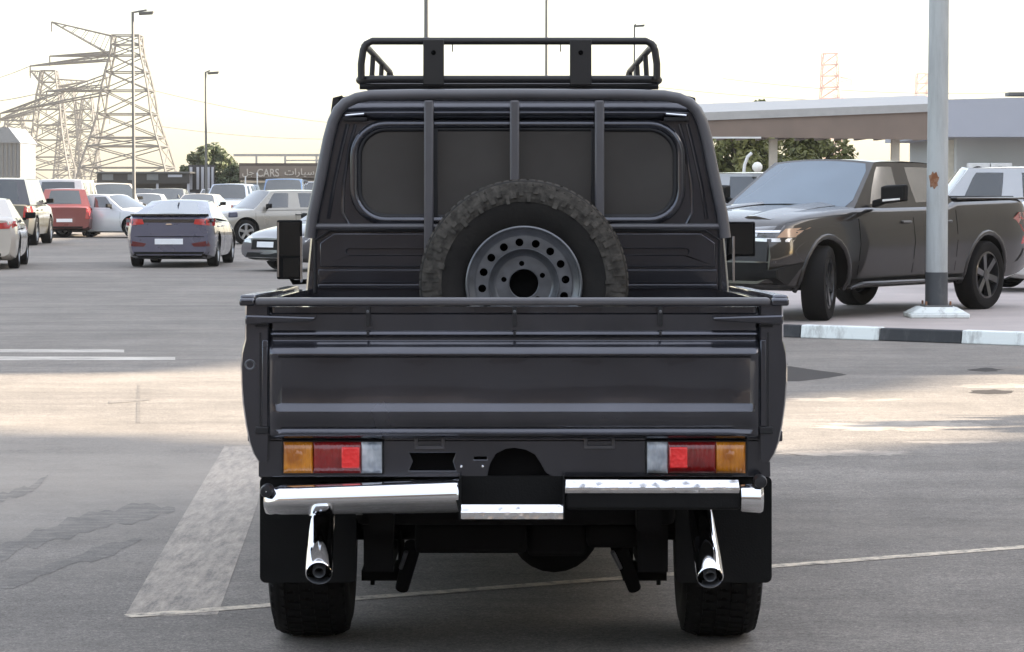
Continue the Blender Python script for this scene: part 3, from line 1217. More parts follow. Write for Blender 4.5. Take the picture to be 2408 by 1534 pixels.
mb.tube(rack_loop(rb + .012, BOTZ, rack_b - .004, RF), .015, 8, True)
obj('base_rail', mb, RACK, rack, smooth=60)
mb = MB()
mb.tube([(rxc - rb - .008, rack_b + .03, BOTZ - .026), (rxc + rb + .008, rack_b + .03, BOTZ - .026)], .013, 8)
obj('cross_tube', mb, RACK, rack)
for k in range(9):
    yy = rack_b + .12 + k * (RF - rack_b - .2) / 8
    mb = MB()
    mb.box(rxc - rb, rxc + rb, yy - .035, yy + .035, BOTZ - .012, BOTZ + .010)
    obj('floor_slat', mb, RACK, rack, bevel=.003)
for x0, x1 in ((995, 1044), (1340, 1391)):
    mb = MB()
    boxp(mb, x0, x1, 93, 200, rack_b - .022, .012)
    bkt = obj('light_bracket', mb, RACK, rack, bevel=.003)
    mb = MB()
    xm = (x0 + x1) / 2.
    mb.lathe([(.001, -.004), (.008, -.004), (.010, 0)], P(xm, 124, rack_b - .022), (0, 1, 0), 12)
    obj('bracket_bolt', mb, HOLE, bkt)
for px in (1064, 1318):
    mb = MB()
    mb.tube([P(px, 103, rack_b), P(px, 122, rack_b)], .0022, 6)
    obj('rack_strap', mb, RACK, rack)
for sgn in (-1, 1):
    for yy in (rack_b + .35, rack_b + 1.5, rack_b + 2.5):
        mb = MB()
        zr = P(1217, 232, YC).z
        xe = rxc + .02 + sgn * .725
        mb.hexa([(rxc + sgn * .55, yy, BOTZ - .03), (rxc + sgn * .55, yy + .07, BOTZ - .03), (xe, yy + .07, zr + .018), (xe, yy, zr + .018)],
                [(rxc + sgn * .55, yy, BOTZ - .05), (rxc + sgn * .55, yy + .07, BOTZ - .05), (xe - sgn * .03, yy + .07, zr - .005), (xe - sgn * .03, yy, zr - .005)])
        mb.hexa([(xe - sgn * .02, yy, zr + .03), (xe - sgn * .02, yy + .07, zr + .03), (xe + sgn * .018, yy + .07, zr + .02), (xe + sgn * .018, yy, zr + .02)],
                [(xe + sgn * .012, yy, zr - .06), (xe + sgn * .012, yy + .07, zr - .06), (xe + sgn * .03, yy + .07, zr - .065), (xe + sgn * .03, yy, zr - .065)])
        obj('gutter_bracket', mb, RACK, rack, smooth=0)

# --- door mirrors on their arms
for x0, x1, y0, y1, xa, lo in ((650, 711, 517, 658, 730, True), (1708, 1777, 521, 604, 1702, False)):
    YM = 12.0
    mb = MB()
    mb.hexa([P(x0, y1, YM), P(x1, y1, YM), P(x1, y0, YM), P(x0, y0, YM)], [P(x0 + 8, y1 - 8, YM) + Vector((0, .09, 0)), P(x1 - 8, y1 - 8, YM) + Vector((0, .09, 0)), P(x1 - 8, y0 + 8, YM) + Vector((0, .09, 0)), P(x0 + 8, y0 + 8, YM) + Vector((0, .09, 0))])
    mir_ = obj('door_mirror', mb, BLACKP, truck, bevel=.008)
    mb = MB()
    boxp(mb, x0 + 7, x1 - 6, y0 + 6, (602 if lo else y1 - 6), YM - .003, .006)
    obj('mirror_glass', mb, MIRROR, mir_, smooth=0)
    if lo:
        mb = MB()
        boxp(mb, x0 + 16, x1 - 8, 608, y1 - 5, YM - .003, .006)
        obj('mirror_glass', mb, MIRROR, mir_, smooth=0)
        mb = MB()
        boxp(mb, x0 + 2, x0 + 6, y0 + 6, y1 - 6, YM - .006, .008)
        obj('mirror_rim', mb, CHROME, mir_, smooth=0)
    mb = MB()
    ym = (y0 + y1) / 2
    mb.tube([P((x0 + x1) / 2, y1 - 12, YM + .05), P((x0 + x1) / 2 + (xa - x1) * .5, y1 + 6, YM + .06), P(xa, y1 + 4, YM + .1)], .012, 8)
    obj('mirror_arm', mb, BLACKP, mir_)

# --- underside: chassis, axle, springs, exhausts
mb = MB()
for xs in (-.43, .45):
    mb.box(xs - .04, xs + .04, 8.62, 14.0, .50, .66)
mb.box(-.80, .82, 8.70, 14.0, .66, .70)  # closing plate added to block light and deepen the underside shadow
obj('chassis', mb, UNDER, truck, smooth=0)
for xs in (-.80, .82):  # steps, tray and front bumper added out of sight to keep light out
    mb = MB()
    mb.box(xs - .07, xs + .07, 10.15, 12.2, .34, .42)
    mb.box(xs - .03, xs + .03, 10.15, 12.2, .42, .64)
    obj('side_step', mb, BLACKP, truck, bevel=.01)
mb = MB()
mb.box(-.62, .64, 12.6, 14.1, .34, .62)
obj('shade_tray', mb, UNDER, truck, bevel=.02)
mb = MB()
mb.box(-.84, .86, 14.1, 14.3, .38, .70)
obj('front_bumper', mb, GRAPHITE, truck, bevel=.04)
mb = MB()
boxp(mb, 838, 1588, 1190, 1236, 8.75, .08)
boxp(mb, 975, 1240, 1230, 1303, 8.95, .5)
boxp(mb, 1380, 1500, 1230, 1290, 8.95, .5)
boxp(mb, 1240, 1380, 1230, 1310, 9.0, .4)
obj('under_tank', mb, UNDER, truck, bevel=.02)
mb = MB()
mb.tube([(XL, 9.55, .40), (XR, 9.55, .40)], .055, 12)
mb.lathe([(.001, -.16), (.07, -.155), (.13, -.12), (.165, -.04), (.17, .03), (.13, .10), (.08, .16), (.001, .2)], P(1303, 1238, 9.5) + Vector((0, .02, 0)), (0, 1, 0), 24)
obj('rear_axle', mb, UNDER, truck, smooth=50)
for sgn, px in ((-1, 905), (1, 1520)):
    mb = MB()
    x = P(px, 1300, 9.3).x
    # leaf pack, its plate and u-bolts
    for k, ln in enumerate((.62, .5, .38, .26)):
        mb.box(x - .035, x + .035, 9.55 - ln, 9.55 + ln, .330 - k * .012, .340 - k * .012)
    a = P(px - 55, 1384, 9.35)
    b = P(px + 48, 1384, 9.35)
    mb.box(a.x, b.x, 9.35, 9.62, .225, .262)
    for dx in (-.05, .05):
        for yy in (9.42, 9.6):
            mb.tube([(x + dx, yy, .20), (x + dx, yy, .47)], .008, 6)
    mb.box(x - .05, x + .05, 8.85, 8.95, .33, .60)
    obj('leaf_spring', mb, UNDER, truck, smooth=30)
    mb = MB()
    q0, q1 = P(px + sgn * -60 if sgn < 0 else px - 60, 1290, 9.2), P(px + (40 if sgn < 0 else -28), 1384, 9.3)
    q0 = P(px + 42 * (1 if sgn < 0 else -1) + 24 * (1 if sgn < 0 else -1), 1282, 9.2)
    mb.tube([q0, q1], [.03, .024], 12)
    obj('shock_absorber', mb, UNDER, truck)
    mb = MB()
    mb.tube([q0 + Vector((-.022, -.03, -.02)), q0 + (q1 - q0) * .5 + Vector((-.022, -.03, 0))], .008, 8)
    obj('shock_highlight', mb, STEEL, truck)  # steel strip placed as the bright highlight on the shock
for tip, far in (((750, 1348), (757, 1222)), ((1670, 1358), (1646, 1195))):
    a = P(*tip, 8.36)
    b = P(*far, 8.70)
    d = (b - a).normalized()
    mb = MB()
    ro = .0435
    mb.lathe([(ro * .80, .05), (ro * .84, .004), (ro * .92, -.003), (ro, .003), (ro, .15), (ro, .32)], a, d, 32)
    ex = obj('exhaust_pipe', mb, CHROME, truck, smooth=50)
    mb = MB()
    L_ = (b - a).length
    mb.lathe([(ro * .97, .32), (ro * .97, L_), (ro * .9, L_ + .2)], a, d, 32)
    obj('exhaust_tube', mb, CHROME, ex, smooth=50)
    mb = MB()
    mb.lathe([(ro * .36, .1), (ro * .36, .006), (ro * .42, .002), (ro * .47, .008), (ro * .47, .1)], a, d, 24)
    obj('inner_tube', mb, STEEL, ex, smooth=50)
    mb = MB()
    mb.disc(a + d * .045, ro * .9, d, 24)
    obj('exhaust_baffle', mb, UNDER, ex, smooth=0)
ORG = Vector((0, 0, 0))

# ================================================================== CARS: one builder, a shape table for each kind
def lerp(tbl, x):
    if x <= tbl[0][0]:
        return tbl[0][1]
    for (a, p), (b, q) in zip(tbl, tbl[1:]):
        if x <= b:
            t = (x - a) / (b - a)
            return p + (q - p) * t
    return tbl[-1][1]


def smooth_tbl(tbl, x, e=.07):
    return (lerp(tbl, x - e) + 2 * lerp(tbl, x) + lerp(tbl, x + e)) / 4


KIND = {
    # L length, W width, H height, axle positions, wheel radius, top line of the lower body, greenhouse corners
    'sedan': dict(L=4.85, W=1.84, H=1.45, ax=(1.42, -1.40), wr=.335, gc=.17, nose=.17,
                  top=[(-2.42, .98), (-2.25, 1.06), (-1.7, 1.03), (-1.0, .98), (.4, .96), (.95, .95), (1.5, .88), (2.1, .76), (2.42, .62)],
                  green=(1.02, .22, -.95, -1.95), belt=(.96, 1.0), wt=.60, wb=.84, pillars=(-.36,)),
    'coupe_sedan': dict(L=4.90, W=1.86, H=1.40, ax=(1.45, -1.39), wr=.335, gc=.16, nose=.20,
                        top=[(-2.45, 1.00), (-2.36, 1.085), (-1.9, 1.06), (-1.0, .98), (.4, .95), (.95, .94), (1.5, .86), (2.1, .73), (2.45, .60)],
                        green=(1.05, .20, -.75, -2.08), belt=(.95, 1.06), wt=.60, wb=.85, pillars=(-.36,)),
    'crossover': dict(L=4.6, W=1.86, H=1.66, ax=(1.36, -1.34), wr=.36, gc=.22, nose=.15,
                      top=[(-2.3, .98), (-2.2, 1.05), (-1.0, 1.04), (.6, 1.02), (1.05, 1.03), (1.7, .97), (2.1, .88), (2.3, .74)],
                      green=(1.1, .45, -1.75, -2.14), belt=(1.02, 1.05), wt=.66, wb=.86, pillars=(-.2, -1.15)),
    'offroader': dict(L=4.95, W=1.96, H=1.87, ax=(1.48, -1.36), wr=.40, gc=.26, nose=.10,
                      top=[(-2.47, 1.12), (-2.4, 1.20), (-1.0, 1.19), (.7, 1.18), (1.05, 1.17), (1.8, 1.13), (2.3, 1.06), (2.47, .92)],
                      green=(1.08, .55, -2.2, -2.38), belt=(1.17, 1.2), wt=.74, wb=.93, pillars=(-.1, -1.2)),
    'van': dict(L=5.2, W=1.95, H=1.98, ax=(1.65, -1.55), wr=.36, gc=.22, nose=.14,
                top=[(-2.6, 1.10), (-2.55, 1.16), (1.2, 1.12), (1.7, 1.10), (2.2, 1.0), (2.6, .84)],
                green=(1.8, 1.0, -2.3, -2.5), belt=(1.1, 1.16), wt=.80, wb=.93, pillars=(.4, -1.0)),
    'crewcab': dict(L=5.95, W=2.06, H=1.855, ax=(1.92, -1.78), wr=.425, gc=.34, nose=.10,
                    top=[(-2.97, 1.24), (-2.93, 1.375), (-2.2, 1.365), (-1.05, 1.35), (-.95, 1.30), (.6, 1.285), (1.0, 1.29), (1.6, 1.26), (2.3, 1.20), (2.72, 1.12), (2.97, .98)],
                    green=(1.25, .42, -.88, -1.12), belt=(1.27, 1.30), wt=.70, wb=.93, pillars=(-.02,)),
}


def body_mesh(S):
    L, W = S['L'], S['W']
    nx = 34
    xs = []
    for k in range(nx + 1):
        t = k / nx
        xs.append((-math.cos(math.pi * t)) * L / 2 * .5 + (2 * t - 1) * L / 2 * .5)
    rings = []
    for x in xs:
        e = max(0., abs(x) - (L / 2 - .75)) / .75
        nose = S['nose'] if x > 0 else S['nose'] * .75
        w = W / 2 * (1 - nose * e ** 2.6)
        zt = smooth_tbl(S['top'], x)
        zb = S['gc'] + .10 * e ** 2
        crown = .035 if x > S['green'][0] else .02
        h = zt - zb
        half = [(0, zb), (w * .82, zb), (w * .93, zb + .05), (w * .955, zb + .14 * h), (w * .982, zb + .32 * h), (w * 1.0, zb + .56 * h), (w * .980, zb + .72 * h),
                (w * .948, zt - .07), (w * .915, zt - .02), (w * .86, zt), (w * .5, zt + crown * .8), (0, zt + crown)]
        ring = [Vector((x, y, z)) for y, z in half] + [Vector((x, -y, z)) for y, z in half[-2:0:-1]]
        # end faces lean a little
        rings.append([Vector((p.x + (-.05 if x > 0 else .03) * e ** 2 * max(0, (p.z - zb) / h - .35), p.y, p.z)) for p in ring])
    mb = MB()
    mb.loft(rings)
    return mb


def green_corners(S):
    cx, r0, r1, dx = S['green']
    bz0, bz1 = S['belt']
    H, wt, wb = S['H'], S['wt'], S['wb']
    B = [Vector((cx, wb, bz0 - .03)), Vector((cx, -wb, bz0 - .03)), Vector((dx, -wb, bz1 - .03)), Vector((dx, wb, bz1 - .03))]
    T = [Vector((r0, wt, H - .045)), Vector((r0, -wt, H - .045)), Vector((r1, -wt, H - .055)), Vector((r1, wt, H - .055))]
    return B, T


def cabin_mesh(S):
    """roof, pillars: rings from belt line to roof, a crowned top"""
    B, T = green_corners(S)
    mb = MB()
    n = 6
    v, f = [], []
    # four walls as grids with a slight bulge, the roof as a crowned grid
    def wall(a, b, c, d, bulge):
        nrm = (b - a).cross(d - a).normalized()
        rows = []
        for i in range(5):
            t = i / 4.
            p, q = a + (d - a) * t, b + (c - b) * t
            rows.append([p + (q - p) * (k / n) + nrm * bulge * (1 - (2 * k / n - 1) ** 2) * (1 if True else 0) for k in range(n + 1)])
        mb.grid(rows)
    wall(B[1], B[0], T[0], T[1], .05)
    wall(B[3], B[2], T[2], T[3], .03)
    wall(B[0], B[3], T[3], T[0], .012)
    wall(B[2], B[1], T[1], T[2], .012)
    rows = []
    for i in range(9):
        t = i / 8.
        p, q = T[0] + (T[3] - T[0]) * t, T[1] + (T[2] - T[1]) * t
        edge = .05 * (4 * t * (1 - t)) ** .5
        row = []
        for k in range(n + 1):
            u = k / n
            s = (1 - (2 * u - 1) ** 2)
            bx = .05 * s if i == 0 else (-.03 * s if i == 8 else 0)
            row.append(p + (q - p) * u + Vector((bx, 0, .0)) + Vector((0, 0, edge * (.35 + .65 * s) if 0 < i < 8 else 0)))
        rows.append(row)
    mb.grid(rows)
    return mb


def bil(q, u, v):
    return q[0] * (1 - u) * (1 - v) + q[1] * u * (1 - v) + q[2] * u * v + q[3] * (1 - u) * v


def glass(quad, bulge, r=.10, off=.008, nu=10, nv=6):
    """glass pane on the quad bl, br, tr, tl with softened corners, as a thin solid"""
    nrm = (quad[1] - quad[0]).cross(quad[3] - quad[0]).normalized()
    rows = []
    for i in range(nv + 1):
        v = i / nv
        row = []
        e = max(0, 1 - min(v, 1 - v) / r) if r else 0
        sh = .035 * e * e
        for k in range(nu + 1):
            u = k / nu
            uu = sh + (1 - 2 * sh) * u
            row.append(bil(quad, uu, v) + nrm * (off + bulge * (1 - (2 * uu - 1) ** 2)))
        rows.append(row)
    mb = MB()
    mb.grid(rows, nrm * -.012)
    return mb


def wheel_mesh(x, y, s, r, spokes, w=.23, steer=0.):
    """tyre and rim at (x, y), s = side"""
    t = MB()
    ri = r * .68
    t.lathe([(ri, -w * .4), (ri + (r - ri) * .4, -w * .5), (r - .02, -w * .46), (r, -w * .36), (r, w * .36), (r - .02, w * .46), (ri + (r - ri) * .4, w * .5), (ri, w * .4)], (x, y, r), (0, 1, 0), 30)
    m = MB()
    m.lathe([(ri + .004, s * w * .42), (ri - .018, s * w * .44), (ri - .03, s * w * .30), (ri - .035, -s * w * .2)], (x, y, r), (0, 1, 0), 30)
    for k in range(spokes):
        a = 2 * math.pi * (k + .25) / spokes
        d, p = Vector((math.cos(a), 0, math.sin(a))), Vector((-math.sin(a), 0, math.cos(a)))
        c = Vector((x, y, r))
        q0 = [c + d * (.05) + p * e + Vector((0, s * w * o, 0)) for e, o in ((-.035, .22), (.035, .22), (.035, .36), (-.035, .36))]
        q1 = [c + d * (ri - .015) + p * e + Vector((0, s * w * o, 0)) for e, o in ((-.05, .24), (.05, .24), (.04, .42), (-.04, .42))]
        m.hexa(q0, q1)
    m.lathe([(.075, s * w * .18), (.07, s * w * .38), (.001, s * w * .40)], (x, y, r), (0, 1, 0), 14)
    k = MB()
    k.lathe([(ri - .03, -s * w * .05), (.001, -s * w * .05)], (x, y, r), (0, 1, 0), 24)
    if steer:
        M = Matrix.Translation((x, y, 0)) @ Matrix.Rotation(steer, 4, 'Z') @ Matrix.Translation((-x, -y, 0))
        for b in (t, m, k):
            b.v = [M @ p for p in b.v]
    return t, m, k


def project(bvh, axis, quad, off=.006, nu=8, nv=5, depth=.02):
    """a patch laid on the body: quad bl, br, tr, tl in (y, z) for the ends, (x, z) for the sides"""
    d = {'+x': Vector((-1, 0, 0)), '-x': Vector((1, 0, 0)), '+y': Vector((0, -1, 0)), '-y': Vector((0, 1, 0))}[axis]
    rows, last = [], None
    for i in range(nv + 1):
        row = []
        for k in range(nu + 1):
            q = [Vector((a, b, 0)) for a, b in quad]
            p = bil(q, k / nu, i / nv)
            o = Vector((0, p.x, p.y)) if axis[1] == 'x' else Vector((p.x, 0, p.y))
            h, nrm, _, _ = bvh.ray_cast(o - d * 8, d)
            if h is None:
                h = last if last is not None else o
                h = Vector((h.x, o.y, o.z)) if axis[1] == 'x' else Vector((o.x, h.y, o.z))
            last = h
            row.append(h - d * off)
        rows.append(row)
    mb = MB()
    mb.grid(rows, d * (depth + off))
    return mb


PAINTS = {}


def paint(name, col, rough=.3, metal=0., coat=1.):
    return mat(name, col, rough, metal, coat, .06, var=.05, vscale=2)


HEADL = mat('headlamp glass', (.55, .57, .58), .08, .3, 1, .02, var=.4, vscale=14)
TAILL = mat('tail lamp red', (.40, .012, .012), .2, 0, 1, .03, var=.3, vscale=10)
PLATEW = mat('white plate', (.75, .76, .78), .5, var=.05)


def make_car(name, kind, pnt, loc, rz, label, cat, group=None, rim=None, spokes=5, detail=True, trim=None, lamps=True, glassm=None, screenm=None, steer=0., roofm=None, tweak=None):
    S = dict(KIND[kind])
    if tweak:
        S.update(tweak)
    root = thing(name, loc, rz, label, cat, group)
    L, W, H = S['L'], S['W'], S['H']
    gm = glassm or CARGLASS
    rim = rim or ALLOY
    trim = trim or BLACKP
    body = obj('body', body_mesh(S), [pnt, UNDER], root, smooth=38)
    bvh = BVHTree.FromPolygons([v.co for v in body.data.vertices], [p.vertices for p in body.data.polygons])
    wr = S['wr']
    cutters = []
    for ax in S['ax']:
        for s in (1, -1):
            c = MB()
            c.tube([(ax, s * (W / 2 - .32), wr + .02), (ax, s * (W / 2 + .2), wr + .02)], wr * 1.17, 36)
            cutters.append((c, UNDER))
    cut(body, cutters)
    cab_ = obj('cabin', cabin_mesh(S), roofm or pnt, root, smooth=45)
    B, T = green_corners(S)

    def inset(q, u0, u1, v0, v1):
        return [bil(q, u0, v0), bil(q, u1, v0), bil(q, u1, v1), bil(q, u0, v1)]
    front = [B[1], B[0], T[0], T[1]]
    rear = [B[3], B[2], T[2], T[3]]
    obj('windscreen', glass(inset(front, .035, .965, .06, .95), .05), screenm or gm, root, smooth=40)
    obj('rear_window', glass(inset(rear, .10, .90, .16, .92), .03), gm, root, smooth=40)
    for s in (1, -1):
        side = [B[0], B[3], T[3], T[0]] if s == 1 else [B[2], B[1], T[1], T[2]]
        cx, r0, r1, dx = S['green']
        ed = [cx - .34 * (cx - r0 > .3) - .05] + list(S['pillars']) + [dx + .22]

        def u_at(x, v):
            a, b = bil(side, 0, v), bil(side, 1, v)
            return (x - a.x) / (b.x - a.x)
        for i in range(len(ed) - 1):
            x0, x1 = ed[i] - (.04 if i else 0), ed[i + 1] + .04
            v0, v1 = .13, .90
            q = []
            for x, v, end in ((x0, v0, 0), (x1, v0, 1), (x1, v1, 1), (x0, v1, 0)):
                lo, hi = u_at(bil(side, 0 if s == 1 else 1, v).x, v), u_at(bil(side, 1 if s == 1 else 0, v).x, v)
                u = u_at(x, v)
                m = .035
                q.append(bil(side, min(1 - m - .02, max(m + .02, u)), v))
            if s == -1:
                q = [q[1], q[0], q[3], q[2]]
            obj('side_window', glass(q, .012, r=.15, off=.004), gm, root, smooth=40)
    k = 0
    for ax in S['ax']:
        for s in (1, -1):
            t, m, d = wheel_mesh(ax, s * (W / 2 - .135), s, wr, spokes, .23 if wr < .4 else .29, steer if ax > 0 else 0.)
            w = obj('wheel', t, RUBBER, root, smooth=40)
            obj('rim', m, rim, w, smooth=35)
            obj('brake_disc', d, HOLE, w, smooth=0)
    if not lamps:
        return root, body, bvh, S
    zt = smooth_tbl(S['top'], L / 2 - .25)
    hw = W / 2
    for s in (1, -1):
        q = [(s * hw * .50, zt - .17), (s * hw * .95, zt - .14), (s * hw * .95, zt - .02), (s * hw * .54, zt - .06)]
        obj('headlight', project(bvh, '+x', q), HEADL, root, smooth=40)
        zr = smooth_tbl(S['top'], -L / 2 + .12)
        if kind in ('offroader', 'van', 'crossover', 'crewcab'):
            q = [(s * hw * .74, zr - .42), (s * hw * .97, zr - .42), (s * hw * .97, zr - .06), (s * hw * .78, zr - .06)]
        else:
            q = [(s * hw * .48, zr - .22), (s * hw * .96, zr - .20), (s * hw * .96, zr - .05), (s * hw * .44, zr - .12)]
        obj('tail_light', project(bvh, '-x', q), TAILL, root, smooth=40)
        mz = S['belt'][0] + .10
        mx = S['green'][0] - .42
        mb = MB()
        mb.hexa([(mx - .05, s * (hw - .02), mz - .07), (mx + .07, s * (hw - .02), mz - .06), (mx + .07, s * (hw - .02), mz + .06), (mx - .05, s * (hw - .02), mz + .07)],
                [(mx - .05, s * (hw + .20), mz - .06), (mx + .03, s * (hw + .20), mz - .04), (mx + .03, s * (hw + .20), mz + .06), (mx - .05, s * (hw + .20), mz + .08)])
        mb.box(mx - .02, mx + .03, min(s * (hw - .08), s * hw), max(s * (hw - .08), s * hw), mz - .10, mz - .04)
        obj('mirror', mb, trim, root, bevel=.02)
    obj('grille', project(bvh, '+x', [(-hw * .48, zt - .30), (hw * .48, zt - .30), (hw * .46, zt - .10), (-hw * .46, zt - .10)]), trim, root, smooth=40)
    obj('lower_intake', project(bvh, '+x', [(-hw * .7, S['gc'] + .05), (hw * .7, S['gc'] + .05), (hw * .6, S['gc'] + .20), (-hw * .6, S['gc'] + .20)]), trim, root, smooth=40)
    obj('rear_bumper', project(bvh, '-x', [(-hw * .86, S['gc'] + .03), (hw * .86, S['gc'] + .03), (hw * .84, S['gc'] + .16), (-hw * .84, S['gc'] + .16)]), trim, root, smooth=40)
    for sx, ax in ((1, '+x'), (-1, '-x')):
        zc = S['gc'] + .36
        obj('number_plate', project(bvh, ax, [(-.26, zc - .055), (.26, zc - .055), (.26, zc + .055), (-.26, zc + .055)], .012, 4, 2), PLATEW, root, smooth=0)
    if detail:
        zm = S['belt'][0] - .16
        for s in (1, -1):
            for x in ([p - .12 for p in S['pillars'][:1]] + [S['pillars'][0] - 1.0]):
                mb = MB()
                h, nn, _, _ = bvh.ray_cast(Vector((x, s * 5, zm)), Vector((0, -s, 0)))
                y = h.y
                mb.hexa([(x - .1, y - s * .01, zm - .012), (x + .1, y - s * .01, zm - .012), (x + .1, y - s * .01, zm + .014), (x - .1, y - s * .01, zm + .014)],
                        [(x - .1, y + s * .03, zm - .010), (x + .1, y + s * .03, zm - .010), (x + .1, y + s * .03, zm + .012), (x - .1, y + s * .03, zm + .012)])
                obj('door_handle', mb, trim, root, bevel=.006)
            # door gaps
            xd = [S['green'][0] - .02, S['pillars'][0] - .02, S['pillars'][0] - 1.12]
            for x in xd:
                q = [(x - .005, S['gc'] + .18), (x + .005, S['gc'] + .18), (x + .005 - .03, zm + .12), (x - .005 - .03, zm + .12)]
                obj('door_gap', project(bvh, '+y' if s == 1 else '-y', q, .0015, 1, 8, .01), SEAL, root, smooth=0)
    return root, body, bvh, S


# --- the matt dark crew-cab pickup parked nose to the kerb
DARKTRIM = mat('dark satin trim', (.022, .022, .024), .5, spec=.3)
FILM = mat('mirror film glass', (.30, .295, .285), .22, .75, var=.1, rvar=0)
FILMB = mat('coated windscreen', (.17, .21, .25), .05, .6, var=.15, vscale=.8, rvar=0)
MATT = mat('satin dark grey paint', (.0075, .006, .0055), .38, .0, 1, .06, spec=.15, var=.06, vscale=2)
A51 = R(51)
fwx, fwy = -math.cos(A51), -math.sin(A51)
RFW = Vector((3.49, 30.0, 0))                       # contact of its front left wheel
lat = Vector((-fwy, fwx, 0))                        # to the car's left ... measured so that +y is its left side
RS_ = KIND['crewcab']
rc = RFW - Vector((fwx, fwy, 0)) * RS_['ax'][0] - Vector((-fwy, fwx, 0)) * (RS_['W'] / 2 - .135)
ram, rbody, rbvh, S = make_car('crewcab_pickup', 'crewcab', MATT, (rc.x, rc.y, KH - .012), math.atan2(fwy, fwx),
                               'dark matt crew-cab pickup on black wheels parked nose to the black and white kerb', 'pickup truck', None, BLACKALLOY, 6, lamps=False, glassm=FILM, screenm=FILMB, steer=R(22))
hw = S['W'] / 2
LEDW = mat('white lamp inside', (.75, .76, .78), .15, .2, 1, .02, var=.2, vscale=20)
LAMPD = mat('smoked lamp', (.03, .032, .035), .08, 0, 1, .02, var=.3, vscale=12)
ORANGEL = mat('orange marker lens', (.42, .27, .18), .2, 0, 1, .02)
for s in (1, -1):
    q = [(s * hw * .44, .93), (s * hw * .965, .91), (s * hw * .965, 1.09), (s * hw * .44, 1.06)]
    hl = obj('headlight', project(rbvh, '+x', q, .008), LAMPD, ram, smooth=40)
    obj('lamp_strip', project(rbvh, '+x', [(s * hw * .46, .925), (s * hw * .955, .905), (s * hw * .955, .945), (s * hw * .46, .955)], .016, 8, 2), LEDW, hl, smooth=40)
    obj('lamp_strip', project(rbvh, '+x', [(s * hw * .48, 1.01), (s * hw * .90, 1.01), (s * hw * .90, 1.035), (s * hw * .48, 1.03)], .016, 8, 2), LEDW, hl, smooth=40)
    obj('marker', project(rbvh, '+x', [(s * hw * .90, .955), (s * hw * .962, .955), (s * hw * .962, 1.06), (s * hw * .92, 1.05)], .016, 4, 3), ORANGEL, hl, smooth=40)
    obj('projector', project(rbvh, '+x', [(s * hw * .60, .965), (s * hw * .72, .965), (s * hw * .72, 1.0), (s * hw * .60, 1.0)], .016, 3, 2), HEADL, hl, smooth=40)
    obj('fog_light', project(rbvh, '+x', [(s * hw * .62, .60), (s * hw * .82, .60), (s * hw * .82, .635), (s * hw * .62, .635)], .012, 6, 2), HEADL, ram, smooth=40)
    q = [(s * hw * .78, .80), (s * hw * .97, .80), (s * hw * .97, 1.20), (s * hw * .80, 1.20)]
    obj('tail_light', project(rbvh, '-x', q, .01), TAILL, ram, smooth=40)
    # wheel arch lips
    for ax in S['ax']:
        mb = MB()
        pts = []
        for k in range(15):
            a = R(-12 + 204. * k / 14)
            x, z = ax + S['wr'] * 1.20 * math.cos(a), S['wr'] + .02 + S['wr'] * 1.20 * math.sin(a)
            h = rbvh.ray_cast(Vector((x, s * 5, max(z, S['gc'] + .03))), Vector((0, -s, 0)))[0]
            pts.append(Vector((x, (h.y if h else s * hw) - s * .004, z)))
        mb.tube(pts, .032, 8, sy=.7)
        obj('wheel_arch_lip', mb, MATT, ram, smooth=60)
    # mirror with a bright lower lens
    mx, mz = .80, 1.42
    mb = MB()
    mb.hexa([(mx - .02, s * (hw + .06), mz - .10), (mx + .12, s * (hw + .06), mz - .09), (mx + .12, s * (hw + .06), mz + .10), (mx - .02, s * (hw + .06), mz + .12)],
            [(mx - .05, s * (hw + .34), mz - .07), (mx + .05, s * (hw + .34), mz - .06), (mx + .05, s * (hw + .34), mz + .12), (mx - .05, s * (hw + .34), mz + .13)])
    mb.hexa([(mx - .02, s * (hw - .08), mz - .15), (mx + .08, s * (hw - .08), mz - .15), (mx + .08, s * (hw - .08), mz - .06), (mx - .02, s * (hw - .08), mz - .06)],
            [(mx, s * (hw + .10), mz - .09), (mx + .08, s * (hw + .10), mz - .09), (mx + .08, s * (hw + .10), mz - .02), (mx, s * (hw + .10), mz - .02)])
    mr_ = obj('mirror', mb, BLACKP, ram, bevel=.02)
    mb = MB()
    mb.hexa([(mx + .115, s * (hw + .10), mz - .075), (mx + .08, s * (hw + .30), mz - .055), (mx + .08, s * (hw + .30), mz - .03), (mx + .115, s * (hw + .10), mz - .045)],
            [(mx + .135, s * (hw + .10), mz - .07), (mx + .10, s * (hw + .30), mz - .05), (mx + .10, s * (hw + .30), mz - .035), (mx + .135, s * (hw + .10), mz - .05)])
    obj('indicator', mb, LEDW, mr_, smooth=0)
    # running board on brackets
    mb = MB()
    y = s * (hw + .02)
    mb.tube([(1.32, y - s * .10, .36), (1.22, y, .40), (-1.05, y, .40), (-1.18, y - s * .10, .36)], .045, 8, sy=.6)
    obj('side_step', mb, BLACKALLOY, ram, smooth=60)
    # lower dark sill
    obj('sill', project(rbvh, '+y' if s == 1 else '-y', [(-1.22, .36), (1.35, .36), (1.35, .46), (-1.22, .46)], .008, 12, 2), BLACKP, ram, smooth=40)
    for x in (1.25, .02, -1.0):
        q = [(x - .007, .50), (x + .007, .50), (x - .03, 1.24), (x - .044, 1.24)]
        obj('door_gap', project(rbvh, '+y' if s == 1 else '-y', q, .001, 1, 8, .01), HOLE, ram, smooth=0)
